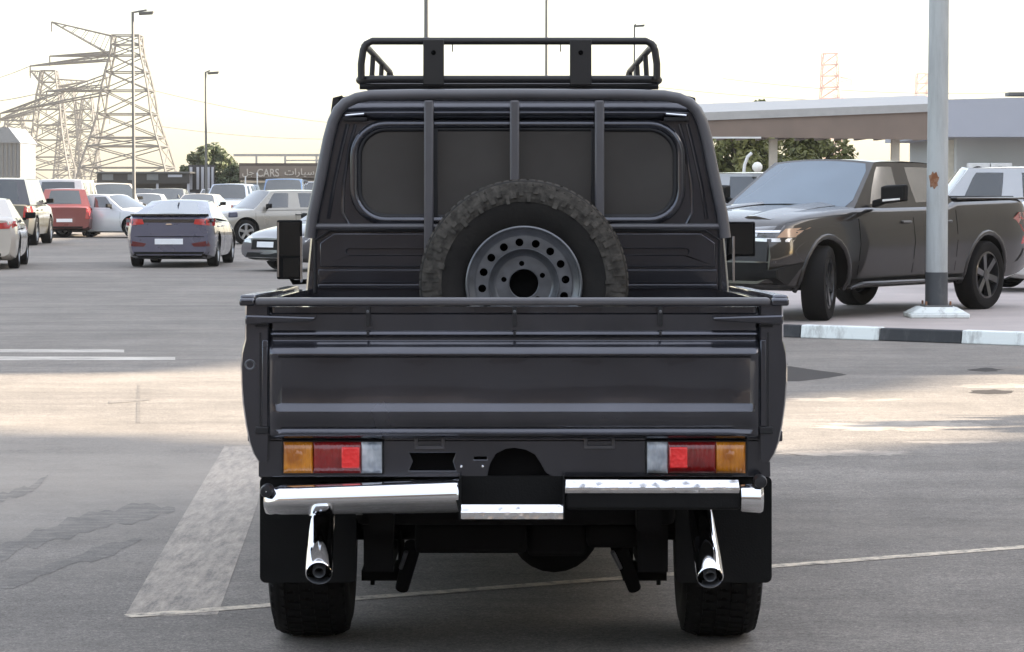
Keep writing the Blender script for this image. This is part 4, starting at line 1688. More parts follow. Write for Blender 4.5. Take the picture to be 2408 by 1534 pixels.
    for x in (.18, -.78):
        h = rbvh.ray_cast(Vector((x, s * 5, 1.10)), Vector((0, -s, 0)))[0]
        mb = MB()
        mb.hexa([(x - .11, h.y, 1.085), (x + .11, h.y, 1.085), (x + .11, h.y, 1.12), (x - .11, h.y, 1.12)], [(x - .10, h.y + s * .035, 1.09), (x + .10, h.y + s * .035, 1.09), (x + .10, h.y + s * .035, 1.115), (x - .10, h.y + s * .035, 1.115)])
        obj('door_handle', mb, BLACKALLOY, ram, bevel=.008)
    # window-line trim
    # bonnet bulge edges
    mb = MB()
    mb.grid([[Vector((x, s * (y + w), z + dz)) for x, y, z in ((1.15, .36, 1.318), (1.6, .37, 1.292), (2.2, .38, 1.236), (2.62, .40, 1.165))] for w, dz in ((-.05, .006), (-.01, .024), (.10, .024), (.30, -.012))], (0, 0, -.03))
    obj('bonnet_bulge', mb, MATT, ram, smooth=60)
obj('grille', project(rbvh, '+x', [(-hw * .42, .84), (hw * .42, .84), (hw * .42, 1.10), (-hw * .42, 1.10)], .014), BLACKP, ram, smooth=40)
obj('front_bumper', project(rbvh, '+x', [(-hw * .985, .69), (hw * .985, .69), (hw * .985, .91), (-hw * .985, .91)], .02, 16, 4, .03), DARKTRIM, ram, smooth=40)
obj('lower_intake', project(rbvh, '+x', [(-hw * .985, .43), (hw * .985, .43), (hw * .985, .68), (-hw * .985, .68)], .02, 16, 3, .03), BLACKP, ram, smooth=40)
obj('bumper_lip', project(rbvh, '+x', [(-hw * .92, .675), (hw * .92, .675), (hw * .92, .695), (-hw * .92, .695)], .028, 16, 2, .03), BLACKALLOY, ram, smooth=40)
obj('rear_bumper', project(rbvh, '-x', [(-hw * .96, .52), (hw * .96, .52), (hw * .96, .74), (-hw * .96, .74)], .06, 12, 3, .04), BLACKP, ram, smooth=40)
mb = MB()
mb.box(-2.86, -1.22, -.80, .80, 1.36, 1.405)
obj('bed_cover', mb, BLACKP, ram, bevel=.02)
for s in (1, -1):
    mb = MB()
    mb.box(-2.9, -1.16, s * .88 - .05, s * .88 + .05, 1.36, 1.392)
    obj('bed_rail_cap', mb, MATT, ram, bevel=.015)

# --- the grey-blue saloon driving away
BLUEGREY = paint('blue grey paint', (.085, .088, .135), .28, .35)
X0, Y0 = P(397, 560, 54.3).x, 54.3 + 2.45
sed, sb, sbvh, S = make_car('saloon_car', 'coupe_sedan', BLUEGREY, (X0, Y0, 0), R(90), 'grey-blue saloon car seen from behind with wide red tail lamps and a white number plate', 'car', None, ALLOY, 5, lamps=False)
hw = S['W'] / 2
SPOIL = mat('gloss black trim', (.006, .006, .009), .15, 0, 1)
obj('tail_light', project(sbvh, '-x', [(-hw * .97, .93), (hw * .97, .93), (hw * .97, 1.0), (-hw * .97, 1.0)], .006, 24, 3), SPOIL, sed, smooth=40)
for s in (1, -1):
    obj('tail_light', project(sbvh, '-x', [(s * hw * .55, .90), (s * hw * .985, .86), (s * hw * .985, 1.02), (s * hw * .58, 1.0)], .010, 8, 4), TAILL, sed, smooth=40)
    obj('reflector', project(sbvh, '-x', [(s * hw * .55, .44), (s * hw * .90, .44), (s * hw * .86, .56), (s * hw * .50, .50)], .010, 6, 3), mat('dark red reflector', (.10, .008, .008), .3), sed, smooth=40)
    obj('headlight', project(sbvh, '+x', [(s * hw * .5, .56), (s * hw * .95, .58), (s * hw * .95, .70), (s * hw * .55, .66)]), HEADL, sed, smooth=40)
    mb = MB()
    mb.hexa([(.58, s * (hw - .03), 1.0), (.70, s * (hw - .03), 1.0), (.70, s * (hw - .03), 1.10), (.58, s * (hw - .03), 1.12)], [(.58, s * (hw + .17), 1.01), (.66, s * (hw + .17), 1.01), (.66, s * (hw + .17), 1.11), (.58, s * (hw + .17), 1.13)])
    obj('mirror', mb, BLUEGREY, sed, bevel=.02)
    for x in (-.48, -1.45 + .1):
        h = sbvh.ray_cast(Vector((x, s * 5, .84)), Vector((0, -s, 0)))[0]
        mb = MB()
        mb.box(x - .1, x + .1, min(h.y - s * .01, h.y + s * .03), max(h.y - s * .01, h.y + s * .03), .83, .855)
        obj('door_handle', mb, CHROME, sed, bevel=.008)
    for x in (1.0, -.36, -1.42):
        obj('door_gap', project(sbvh, '+y' if s == 1 else '-y', [(x - .007, .32), (x + .007, .32), (x - .03, .94), (x - .044, .94)], .001, 1, 8, .01), HOLE, sed, smooth=0)
obj('number_plate', project(sbvh, '-x', [(-.29, .485), (.29, .485), (.29, .60), (-.29, .60)], .014, 4, 2), PLATEW, sed, smooth=0)
obj('rear_diffuser', project(sbvh, '-x', [(-hw * .80, .20), (hw * .80, .20), (hw * .88, .33), (-hw * .88, .33)], .012, 16, 3), BLACKP, sed, smooth=40)
obj('boot_gap', project(sbvh, '-x', [(-hw * .78, .635), (hw * .78, .635), (hw * .78, .65), (-hw * .78, .65)], .002, 16, 1), HOLE, sed, smooth=0)
obj('emblem', project(sbvh, '-x', [(-.07, .885), (.07, .885), (.05, .915), (-.05, .915)], .012, 4, 2), CHROME, sed, smooth=0)
mb = MB()
mb.grid([[Vector((-2.40 - d + .10 * (abs(k) / 8.) ** 3, .80 * k / 8., z)) for k in range(-8, 9)] for d, z in ((-.12, 1.085), (.02, 1.115), (.05, 1.11))], (0, 0, -.03))
obj('boot_spoiler', mb, SPOIL, sed, smooth=50)
mb = MB()
mb.hexa([(-.92, -.02, 1.43), (-.74, -.02, 1.44), (-.74, .02, 1.44), (-.92, .02, 1.43)], [(-.93, -.006, 1.51), (-.86, -.006, 1.51), (-.86, .006, 1.51), (-.93, .006, 1.51)])
obj('roof_antenna', mb, BLUEGREY, sed, bevel=.006)

# --- other cars of the lot
CREAMW = paint('cream white paint', (.44, .40, .35))
PEARL = paint('pearl white paint', (.46, .47, .49))
SILVER = paint('silver paint', (.42, .42, .42), .3, .5)
BEIGE = paint('champagne paint', (.30, .285, .25), .3, .3)
OLIVE = paint('olive grey paint', (.13, .125, .10))
REDP = paint('red paint', (.17, .035, .03))
LBLUE = paint('light blue grey paint', (.40, .45, .52), .3, .3)
DGREY = paint('dark grey paint', (.06, .06, .07), .3, .3)
BLUEP = paint('blue paint', (.10, .17, .30), .3, .2)


def put(kind, pnt, px, Y, hdg, label, cat='car', name=None, group='cars parked about the far side of the lot', z=0., **kw):
    """car whose middle is seen at px, Y metres away; hdg = degrees its nose points (0 = to the right, 90 = away)"""
    return make_car(name or {'sedan': 'saloon_car', 'crossover': 'crossover_car', 'offroader': 'offroad_car', 'van': 'van', 'crewcab': 'crewcab_pickup'}[kind], kind, pnt, (P(px, 445, Y).x, Y, z), R(hdg), label, cat, group, **kw)


put('sedan', CREAMW, -48, 55.3, 97, 'white saloon cut off by the left edge of the picture, nearest car on that side', detail=True)
put('offroader', OLIVE, 24, 77.5, 92, 'boxy olive-grey off-road car with dark roof and wide rear window, far left', 'off-road car', roofm=DGREY, tweak=dict(H=1.95))
put('crossover', REDP, 158, 90, 97, 'dusty red hatchback right of the boxy olive-grey off-road car', detail=False)
put('van', PEARL, 158, 93, 92, 'white van with a dark rear window above the red hatchback', 'van', detail=False)
put('sedan', PEARL, 262, 89, -27, 'white saloon facing right behind the grey-blue saloon, its dark front wheel in view')
put('offroader', CREAMW, 258, 104, -70, 'white off-road car behind the white saloon that faces right', 'off-road car', detail=False)
put('sedan', PEARL, 345, 106, -88, 'small-looking white saloon straight behind the roof of the grey-blue saloon', detail=False)
put('crossover', DGREY, 395, 112, -88, 'dark crossover facing the camera in the far row, below the white wall panels', detail=False)
put('sedan', CREAMW, 470, 102, -94, 'cream saloon with a dark windscreen facing the camera right of the far lamp post', detail=False)
put('offroader', LBLUE, 545, 116, -96, 'pale blue off-road car facing the camera beside the champagne car', 'off-road car', detail=False)
put('crossover', BEIGE, 648, 79, -150, 'champagne crossover facing left, half hidden by the grey pickup', tweak=dict(H=1.60))
put('sedan', DGREY, 845, 53.6, -137, 'dark grey saloon facing the camera beside the left mirror of the grey pickup')
put('van', BLUEP, 672, 118, -90, 'blue van with a long windscreen below the showroom sign', 'van', detail=False, tweak=dict(H=2.1))
put('van', PEARL, 742, 124, -90, 'white van behind the blue van, next to the pickup cab', 'van', detail=False)
put('crossover', DGREY, 330, 128, -90, 'dark car at the far shed, left end of the row', detail=False)
put('sedan', SILVER, 222, 118, -86, 'silver saloon far back between the red hatchback and the tall lamp post', detail=False)
put('crossover', BLUEP, 292, 134, -92, 'small blue crossover far back just left of the tall lamp post', detail=False)
put('sedan', DGREY, 432, 131, -88, 'dark saloon far back directly before the shed end post', detail=False)
put('crossover', SILVER, 508, 133, -90, 'silver crossover far back beside the foot of the tall rounded tree', detail=False)
put('sedan', REDP, 596, 131, -90, 'red saloon far back before the two white posts of the showroom', detail=False)
put('offroader', PEARL, 1722, 60, 150, 'white off-road car seen between the pickup cab and the dark crew-cab windscreen', 'off-road car', None, None, KH, detail=False)
put('offroader', PEARL, 2345, 44, 176, 'white off-road car behind the bed of the dark crew-cab pickup', 'off-road car', None, None, KH, tweak=dict(H=1.86))
put('sedan', WHITEP, 2625, 39.5, 20, 'white saloon at the right edge behind the tail of the dark crew-cab pickup', 'car', None, None, KH)

# ================================================================== LAMP POSTS
GALV = streaky_mat('weathered grey post paint', (.42, .445, .445), (.25, .26, .26), .6, 6, (1, 1, .12), .42, .75, bump=.2)
GALVD = mat('galvanised steel', (.13, .13, .125), .6, .2, var=.12, vscale=4)
DARKBAND = streaky_mat('dark grey post paint', (.055, .06, .066), (.14, .14, .14), .6, 6, (1, 1, .3), .5, .85, bump=.2)
RUST = streaky_mat('rust patch', (.20, .075, .03), (.33, .22, .15), .9, 9, (1, 1, 1), .42, .7, bump=.3)


def street_lamp(px, Y, h, r, arm, label, base=0., lamp=True, shade=GALVD, group='thin lamp posts standing far off', cat='lamp post'):
    x = P(px, 445, Y).x
    root = thing('street_lamp', (x, Y, base), 0, label, cat, group)
    mb = MB()
    mb.tube([(0, 0, 0), (0, 0, h * .5), (0, 0, h)], [r, r * .85, r * .7], 12)
    obj('pole', mb, shade, root)
    mb = MB()
    mb.tube([(0, 0, h - .03), (arm * .5, 0, h + .02), (arm, 0, h + .06)], r * .5, 8)
    obj('arm', mb, shade, root)
    mb = MB()
    s = 1 if arm > 0 else -1
    mb.hexa([(arm * .45, -.13, h - .02), (arm * .45 + s * .55, -.13, h + .02), (arm * .45 + s * .55, .13, h + .02), (arm * .45, .13, h - .02)],
            [(arm * .45, -.09, h - .13), (arm * .45 + s * .5, -.09, h - .10), (arm * .45 + s * .5, .09, h - .10), (arm * .45, .09, h - .13)])
    obj('lamp_head', mb, GALVD, root, bevel=.02)
    return root


street_lamp(315, 97, 8.1, .070, .52, 'lamp post with a short arm to the right in front of the big pylon')
street_lamp(485, 125, 7.15, .065, .22, 'lamp post standing in front of the leafy tree on the left')
street_lamp(1004, 78, 9.2, .098, .9, 'lamp post whose pole rises just left of the roof rack bracket')
street_lamp(1285, 110, 10.6, .075, .9, 'thin lamp post rising behind the middle of the roof rack')
street_lamp(1491, 150, 10.9, .062, .1, 'thinnest lamp post, its top showing behind the right end of the roof rack')

# the big one at the kerb
bp_ = Vector((4.95, 30.75, KH - .012))
post = thing('lamp_post', bp_, 0, 'weathered grey lamp post with rust patch and dark foot band on a white base', 'lamp post')
mb = MB()
mb.tube([(0, 0, .09), (0, 0, 3), (0, 0, 9)], [.128, .118, .098], 28)
obj('pole', mb, GALV, post, smooth=60)
mb = MB()
mb.tube([(0, 0, .09), (0, 0, .525)], [.1315, .131], 28)
obj('foot_band', mb, DARKBAND, post, smooth=60)
mb = MB()
n = 12
mb.grid([[Vector((.1255 * math.sin(R(a)), -.1255 * math.cos(R(a)), 1.60 + v * .09 + .02 * math.sin(a * .3))) for a in [-30 + 27. * math.sqrt(max(.02, 1 - v * v)) * (2. * k / n - 1) * (1 + .2 * math.sin(5 * v + k)) for k in range(n + 1)]] for v in [-1 + q / 5. for q in range(11)]], (0, .004, 0))
obj('rust_patch', mb, RUST, post, smooth=60)
mb = MB()
mb.tube([(0, 0, 8.7), (1.0, -.3, 9.2), (2.0, -.6, 9.3)], .045, 10)
obj('arm', mb, GALV, post)
mb = MB()
mb.box(1.9, 2.6, -.85, -.55, 9.22, 9.36)
obj('lamp_head', mb, GALVD, post, bevel=.04)
mb = MB()
mb.hexa([(-.345, -.30, 0), (.345, -.30, 0), (.345, .30, 0), (-.345, .30, 0)], [(-.345, -.30, .055), (.345, -.30, .055), (.345, .30, .055), (-.345, .30, .055)])
mb.hexa([(-.33, -.28, .055), (.33, -.28, .055), (.33, .28, .055), (-.33, .28, .055)], [(-.21, -.19, .125), (.21, -.19, .125), (.21, .19, .125), (-.21, .19, .125)])
obj('base_block', mb, KWHITE, post, bevel=.015)
mb = MB()
mb.box(-.165, .165, -.165, .165, .125, .145)
pf = obj('foot_plate', mb, GALVD, post, bevel=.004)
for sx in (-1, 1):
    for sy in (-1, 1):
        mb = MB()
        mb.tube([(sx * .14, sy * .14, .14), (sx * .14, sy * .14, .19)], .012, 8)
        obj('anchor_bolt', mb, RUST, pf)

# swan-neck globe lamp by the trees
sw = P(1748, 445, 76)
gl = thing('globe_lamp', (sw.x, sw.y, 0), 0, 'white swan-neck lamp with a round globe in front of the right-hand trees', 'lamp')
LW = mat('white lamp paint', (.7, .7, .68), .5)
mb = MB()
mb.tube([(0, 0, 0), (0, 0, 1.9), (.03, 0, 2.3), (.12, 0, 2.55), (.24, 0, 2.66)], .045, 10)
obj('pole', mb, LW, gl)
mb = MB()
mb.tube([(0, 0, 1.2), (.2, 0, 1.75), (.38, 0, 2.0)], .03, 8)
obj('arm', mb, LW, gl)
mb = MB()
mb.lathe([(.001, .15), (.08, .13), (.14, .06), (.15, 0), (.14, -.06), (.08, -.13), (.001, -.15)], (.40, 0, 2.25), (0, 0, 1), 16)
obj('globe', mb, mat('opal globe', (.80, .79, .72), .3), gl, smooth=80)

# ================================================================== TREES
LEAF_L = leaf_mat('dull green leaves', (.050, .068, .028), (.10, .12, .055))
LEAF_R = leaf_mat('yellow green leaves', (.105, .120, .030), (.21, .205, .065))
BARK = mat('bark', (.11, .085, .06), .9, var=.3, vscale=8, bump=.6, bscale=25)


def tree(loc, h, crown_r, crown_h, label, leafm, seed, leaves=5200, size=.16, cat='tree', group=None, lobes=None, low=.3):
    r = random.Random(seed)
    root = thing('leafy_tree', loc, r.uniform(0, 6), label, cat, group)
    mb = MB()
    th = h - crown_h * .75
    mb.tube([(0, 0, 0), (.05, .02, th * .5), (.02, 0, th), (.1, .05, th + crown_h * .5)], [.16, .12, .10, .03], 10)
    tips = []
    for k in range(9):
        a = r.uniform(0, 6.28)
        z0 = th * r.uniform(.6, 1.05)
        e = Vector((math.cos(a) * crown_r * r.uniform(.45, .8), math.sin(a) * crown_r * r.uniform(.45, .8), th + crown_h * r.uniform(.1, .7)))
        s = Vector((0.03, 0, z0))
        mid = s.lerp(e, .5) + Vector((0, 0, .12 * h * r.uniform(-.3, .6)))
        mb.tube([s, mid, e], [.06, .04, .012], 6)
        tips.append(e)
    obj('trunk', mb, BARK, root, smooth=60)
    # crown: leaf cards in clumps spread through an uneven volume
    clumps = []
    n = lobes or 34
    for k in range(n):
        a, u = r.uniform(0, 6.28), r.random() ** .5
        zz = r.uniform(low - .3, 1.)
        prof_ = math.sqrt(max(.02, 1 - (2 * zz - .85) ** 2 * .8)) if zz < .95 else .35
        c = Vector((math.cos(a) * crown_r * .86 * u * prof_, math.sin(a) * crown_r * .86 * u * prof_, h - crown_h + crown_h * (.08 + .84 * max(0, zz))))
        clumps.append((c, crown_r * r.uniform(.16, .34)))
    v, f = [], []
    for k in range(leaves):
        c, cr = clumps[r.randrange(n)]
        d = Vector((r.gauss(0, 1), r.gauss(0, 1), r.gauss(0, .8)))
        d = d.normalized() * cr * (r.random() ** .4) * 1.15
        p = c + d
        nr = (d.normalized() + Vector((r.gauss(0, .6), r.gauss(0, .6), r.gauss(0, .6) + .4))).normalized()
        t = nr.orthogonal().normalized()
        t = (Matrix.Rotation(r.uniform(0, 6.28), 3, nr) @ t)
        b = nr.cross(t)
        s = size * r.uniform(.55, 1.25)
        o = len(v)
        v += [p - t * s, p + b * s * .45, p + t * s, p - b * s * .45]
        f.append((o, o + 1, o + 2, o + 3))
    me = bpy.data.meshes.new('crown')
    me.from_pydata([tuple(p) for p in v], [], f)
    me.materials.append(leafm)
    ob = bpy.data.objects.new('crown', me)
    C.objects.link(ob)
    ob.parent = root
    return root


q = P(498, 445, 150)
tree((q.x, q.y, 0), 4.15, 1.85, 3.3, 'tall rounded green tree behind the pale wall panels, left of the showroom sign', LEAF_L, 11, 6000, .15)
q = P(553, 445, 149)
tree((q.x, q.y, 0), 3.1, .95, 2.3, 'smaller green tree between the tall rounded tree and the showroom', LEAF_L, 5, 2600, .13)
q = P(437, 445, 149)
tree((q.x, q.y, 0), 2.9, .7, 1.9, 'small bushy tree at the left foot of the tall rounded tree', LEAF_L, 9, 1800, .12)
q = P(1752, 445, 82)
tree((q.x, q.y, KH - .01), 3.7, 1.5, 3.1, 'yellow-green tree under the canopy nearest the grey pickup cab', LEAF_R, 21, 9000, .12)
q = P(1888, 445, 84)
tree((q.x, q.y, KH - .01), 3.6, 1.75, 3.0, 'sparser yellow-green tree under the canopy, right of the swan-neck lamp', LEAF_R, 23, 8000, .12, lobes=30)
q = P(1790, 445, 92)
tree((q.x, q.y, KH - .01), 4.75, .7, 3.6, 'slim tree whose tip shows above the canopy roof', LEAF_R, 25, 2600, .12)

# ================================================================== CANOPY, WHITE BUILDING, SHOWROOM, SHED
ROOFD = mat('brown canopy fascia', (.215, .165, .132), .8, var=.14, vscale=1.5)
ROOFT = mat('grey roof sheet', (.40, .39, .37), .6, var=.08)
can = thing('parking_canopy', (9, 62, KH - .012), 0, 'long brown parking canopy with a pale roof edge, above the dark crew-cab pickup', 'canopy')
ORG = Vector((9, 62, KH - .012))
YK = 58.0
xa, xb = P(1636, 300, YK).x, P(2215, 300, YK).x
zl_t, zr_t = P(0, 285, YK).z, P(0, 262, YK).z
mb = MB()
a0 = [Vector((xa, YK, P(0, 321, YK).z)), Vector((xb, YK, P(0, 330, YK).z)), Vector((xb, YK, zr_t)), Vector((xa, YK, zl_t))]
mb.hexa(a0, [p + Vector((0, 2.6, .25)) for p in a0])
obj('fascia', mb, ROOFD, can, smooth=0)
mb = MB()
a0 = [Vector((xa - .1, YK - .05, zl_t)), Vector((xb + .05, YK - .05, zr_t)), Vector((xb + .05, YK - .05, P(0, 243, YK).z)), Vector((xa - .1, YK - .05, P(0, 266, YK).z))]
mb.hexa(a0, [p + Vector((0, 3.0, .28)) for p in a0])
obj('roof', mb, ROOFT, can, smooth=0)
mb = MB()
boxp(mb, 1640, 1790, 322, 326, YK - .02, .05)
obj('light_tube', mb, LW, can, smooth=0)
for px in (1818, 2105, 2200):
    mb = MB()
    x = P(px, 330, YK + .6).x
    mb.box(x - .09, x + .09, YK + .5, YK + .68, KH - .012, P(0, 326, YK).z)
    obj('canopy_post', mb, mat('cream post paint', (.55, .50, .42), .7), can, bevel=.01)
    mb = MB()
    mb.box(x - .26, x + .26, YK + .33, YK + .85, KH - .012, 1.92 if px == 1818 else .6)
    obj('post_plinth', mb, mat('cream post paint', (.55, .50, .42), .7), can, bevel=.01)
for k in range(12):
    x = xa + (xb - xa) * (k + .5) / 12
    mb = MB()
    mb.box(x - .04, x + .04, YK + .1, YK + 2.5, P(0, 324, YK).z - .02, P(0, 324, YK).z + .1)
    obj('rafter', mb, ROOFD, can, smooth=0)

WALLW = mat('white wall paint', (.40, .415, .46), .7, var=.05, vscale=.6)
WALLG = mat('pale grey wall paint', (.42, .42, .40), .75, var=.08, vscale=.5)
ORG = Vector((16, 80, KH - .012))
bld = thing('white_building', (16, 80, KH - .012), 0, 'white flat-roofed building behind the right lamp post', 'building')
YW = 76.0
mb = MB()
mb.box(P(2253, 0, YW).x, 24, YW, YW + 9, KH - .012, P(0, 318, YW).z)
obj('wall', mb, WALLG, bld, smooth=0)
mb = MB()
a0 = [Vector((P(2190, 0, YW).x, YW - 1.2, P(0, 322, YW - 1.2).z)), Vector((24.2, YW - 1.2, P(0, 322, YW - 1.2).z)), Vector((24.2, YW - 1.2, P(0, 212, YW).z)), Vector((P(2190, 0, YW).x, YW - 1.2, P(0, 238, YW).z))]
mb.hexa(a0, [p + Vector((0, 10.4, 0)) for p in a0])
obj('parapet', mb, WALLW, bld, smooth=0)
mb = MB()
boxp(mb, 2372, 2450, 217, 226, YW - 1.0, .6)
obj('roof_vent', mb, GALVD, bld, bevel=.02)
mb = MB()
boxp(mb, 2218, 2252, 330, 440, YW + .5, .1)
obj('side_screen', mb, mat('cream wall', (.62, .57, .47), .8), bld, smooth=0)
ORG = Vector((0, 0, 0))
for px, lab in ((2300, 'grey outdoor air conditioner with a round fan, left of two by the white building'), (2352, 'grey outdoor air conditioner with a round fan, right of two by the white building')):
    c = P(px, 445, YW - .8)
    ac = thing('air_conditioner', (c.x, c.y, KH + 1.5), 0, lab, 'air conditioner', 'air conditioners on the white building')
    mb = MB()
    mb.box(-.30, .30, -.2, .2, 0, .72)
    obj('casing', mb, LW, ac, bevel=.02)
    mb = MB()
    mb.lathe([(.001, -.205), (.22, -.205), (.25, -.225), (.26, -.2)], (-.04, 0, .37), (0, 1, 0), 20)
    obj('fan_grille', mb, BLACKP, ac)
    mb = MB()
    mb.box(-.28, -.22, -.18, .8, -.06, 0)
    mb.box(.22, .28, -.18, .8, -.06, 0)
    obj('bracket', mb, GALVD, ac, smooth=0)

# showroom with its sign
BROWN = mat('brown cladding', (.105, .082, .068), .8, var=.10, vscale=1)
TAN = mat('tan sign board', (.21, .17, .135), .8, var=.12, vscale=2)
LETTER = mat('pale sign letters', (.52, .46, .39), .6, var=.05)
YR = 140.0
ORG = Vector((-12, YR, 0))
show = thing('showroom', (-12, YR, 0), 0, 'low brown car showroom with a tan sign reading CARS in English and Arabic', 'building')
xl, xr = P(560, 0, YR).x, P(800, 0, YR).x + 4
mb = MB()
mb.box(xl, xr, YR + .8, YR + 8, 0, P(0, 430, YR).z)
obj('wall', mb, WALLG, show, smooth=0)
mb = MB()
mb.box(xl, xr, YR, YR + 8.2, P(0, 424, YR).z, P(0, 384, YR).z)
obj('fascia', mb, BROWN, show, smooth=0)
mb = MB()
mb.box(P(562, 0, YR).x, P(746, 0, YR).x, YR - .12, YR - .003, P(0, 419, YR).z, P(0, 391, YR).z)
board = obj('sign_board', mb, TAN, show, smooth=0)
mb = MB()
mb.box(P(546, 0, YR).x, xr, YR + .2, YR + .3, P(0, 368, YR).z, P(0, 362, YR).z)
mb.box(P(670, 0, YR).x, xr, YR + .25, YR + .35, P(0, 379, YR).z, P(0, 376, YR).z)
for px in (600, 668, 742):
    x = P(px, 0, YR).x
    mb.box(x - .05, x + .05, YR + .2, YR + .3, P(0, 384, YR).z, P(0, 368, YR).z)
obj('roof_rail', mb, mat('pale beam paint', (.42, .39, .35), .7), show, smooth=0)


def text(body, x0, x1, z, h, Y, m, parent, name='letters'):
    cu = bpy.data.curves.new('t', 'FONT')
    cu.body = body
    cu.extrude = .03
    cu.offset = .012
    t = bpy.data.objects.new('t', cu)
    C.objects.link(t)
    bpy.context.view_layer.update()
    me = bpy.data.meshes.new_from_object(t.evaluated_get(bpy.context.evaluated_depsgraph_get()))
    bpy.data.objects.remove(t)
    vs = [v.co.copy() for v in me.vertices]
    ax, bx = min(v.x for v in vs), max(v.x for v in vs)
    az, bz = min(v.y for v in vs), max(v.y for v in vs)
    mb = MB()
    mb.add([(x0 + (v.x - ax) / (bx - ax) * (x1 - x0), Y - .03 - v.z, z + (v.y - az) / (bz - az) * h) for v in vs], [tuple(p.vertices) for p in me.polygons])
    return obj(name, mb, m, parent, smooth=0)


text('CARS', P(603, 0, YR).x, P(655, 0, YR).x, P(0, 416, YR).z, .42, YR - .12, LETTER, board)
text('\uFE95\uFE8D\uFEAD\uFE8E\uFEF4\uFEB3'.replace('\uFE95', '\uFE95'), P(668, 0, YR).x, P(738, 0, YR).x, P(0, 417, YR).z, .46, YR - .12, LETTER, board)
text('\uFEDE\uFE9F', P(568, 0, YR).x, P(596, 0, YR).x, P(0, 417, YR).z, .44, YR - .12, LETTER, board)
for px in (575, 603):
    mb = MB()
    c = P(px, 0, YR - 2)
    mb.tube([(c.x, c.y, 0), (c.x, c.y, P(0, 407 if px > 590 else 415, YR).z)], .035, 8)
    ps = obj('signpost', mb, LW, None, org=Vector((0, 0, 0)))
    tag(ps, 'thin white post with no arm, %s of two in front of the showroom' % ('right' if px > 590 else 'left'), 'post', 'white posts before the showroom')

# pale wall panels in front of the tree
ORG = Vector((-19, 144, 0))
pan = thing('panel_fence', (-19, 144, 0), 0, 'fence of tall pale vertical panels in front of the tall rounded tree', 'fence')
PANW = mat('pale panel', (.42, .42, .45), .6, var=.06)
for k, (a, b) in enumerate(((446, 452), (462, 468), (473, 479), (488, 493), (497, 502))):
    mb = MB()
    boxp(mb, a, b, 393, 446, 144, .06)
    obj('panel', mb, PANW, pan, smooth=0)
mb = MB()
boxp(mb, 443, 505, 388, 393, 144.05, .1)
boxp(mb, 443, 505, 446, 472, 144.05, .1)
boxp(mb, 443, 505, 393, 446, 144.5, .06)
obj('frame', mb, mat('dark frame', (.045, .042, .045), .7), pan, smooth=0)

# dark shed on the left
ORG = Vector((-21, 142, 0))
shed = thing('parking_shed', (-21, 142, 0), 0, 'long low dark shed on posts at the far left, below the big pylon', 'shed')
SHEDM = mat('dark shed cladding', (.055, .05, .045), .8, var=.3, vscale=.8)
YD = 142
mb = MB()
boxp(mb, 226, 446, 404, 408, YD - .1, 6)
obj('roof', mb, GALVD, shed, smooth=0)
mb = MB()
boxp(mb, 228, 445, 408, 432, YD, .2)
obj('fascia', mb, SHEDM, shed, smooth=0)
mb = MB()
boxp(mb, 228, 445, 432, 478, YD + 4, .2)
obj('back_wall', mb, mat('shed back wall', (.12, .11, .10), .8, var=.2, vscale=.6), shed, smooth=0)
for a, b in ((240, 266), (300, 312), (345, 372)):
    mb = MB()
    boxp(mb, a, b, 410, 424, YD - .03, .03)
    obj('sign_panel', mb, mat('grey sign panel', (.16, .165, .16), .7), shed, smooth=0)
mb = MB()
boxp(mb, 395, 428, 411, 417, YD - .04, .03)
obj('light_strip', mb, PANW, shed, smooth=0)
for px in (232, 300, 367, 440):
    mb = MB()
    c = P(px, 0, YD + .1)
    mb.box(c.x - .06, c.x + .06, YD + .05, YD + .17, 0, P(0, 408, YD).z)
    obj('post', mb, PANW, shed, smooth=0)
# corrugated silo-like building at the far left edge
ORG = Vector((-45, 240, 0))
silo = thing('ribbed_building', (-45, 240, 0), 0, 'pale ribbed metal building at the far left edge under the power lines', 'building')
PALEB = mat('pale blue grey sheet', (.17, .185, .205), .5, .2, var=.08)
YQ = 240
mb = MB()
boxp(mb, -60, 46, 335, 420, YQ, 8)
obj('wall', mb, PALEB, silo, smooth=0)
mb = MB()
a0 = [P(-62, 336, YQ - .3), P(48, 336, YQ - .3), P(20, 300, YQ - .3), P(-62, 300, YQ - .3)]
mb.hexa(a0, [p + Vector((0, 8.6, 0)) for p in a0])
obj('roof', mb, PALEB, silo, smooth=0)
for k in range(11):
    mb = MB()
    boxp(mb, -56 + 10 * k, -52 + 10 * k, 338, 418, YQ - .15, .15)
    obj('rib', mb, GALVD, silo, smooth=0)
# low wall that closes the far side of the lot
ORG = Vector((0, 0, 0))
mb = MB()
mb.box(-60, 70, 205, 205.3, 0, 2.3)
tag(obj('boundary_wall', mb, mat('sandy wall', (.36, .31, .24), .85, var=.1, vscale=.3), None, smooth=0), 'long sandy boundary wall closing the far side of the lot', 'wall')

# ================================================================== PYLONS AND LINES
PYL = mat('pylon steel', (.09, .088, .086), .7, .2, var=.05)
PYR = mat('red and white mast paint', (.50, .30, .27), .7, var=.05)


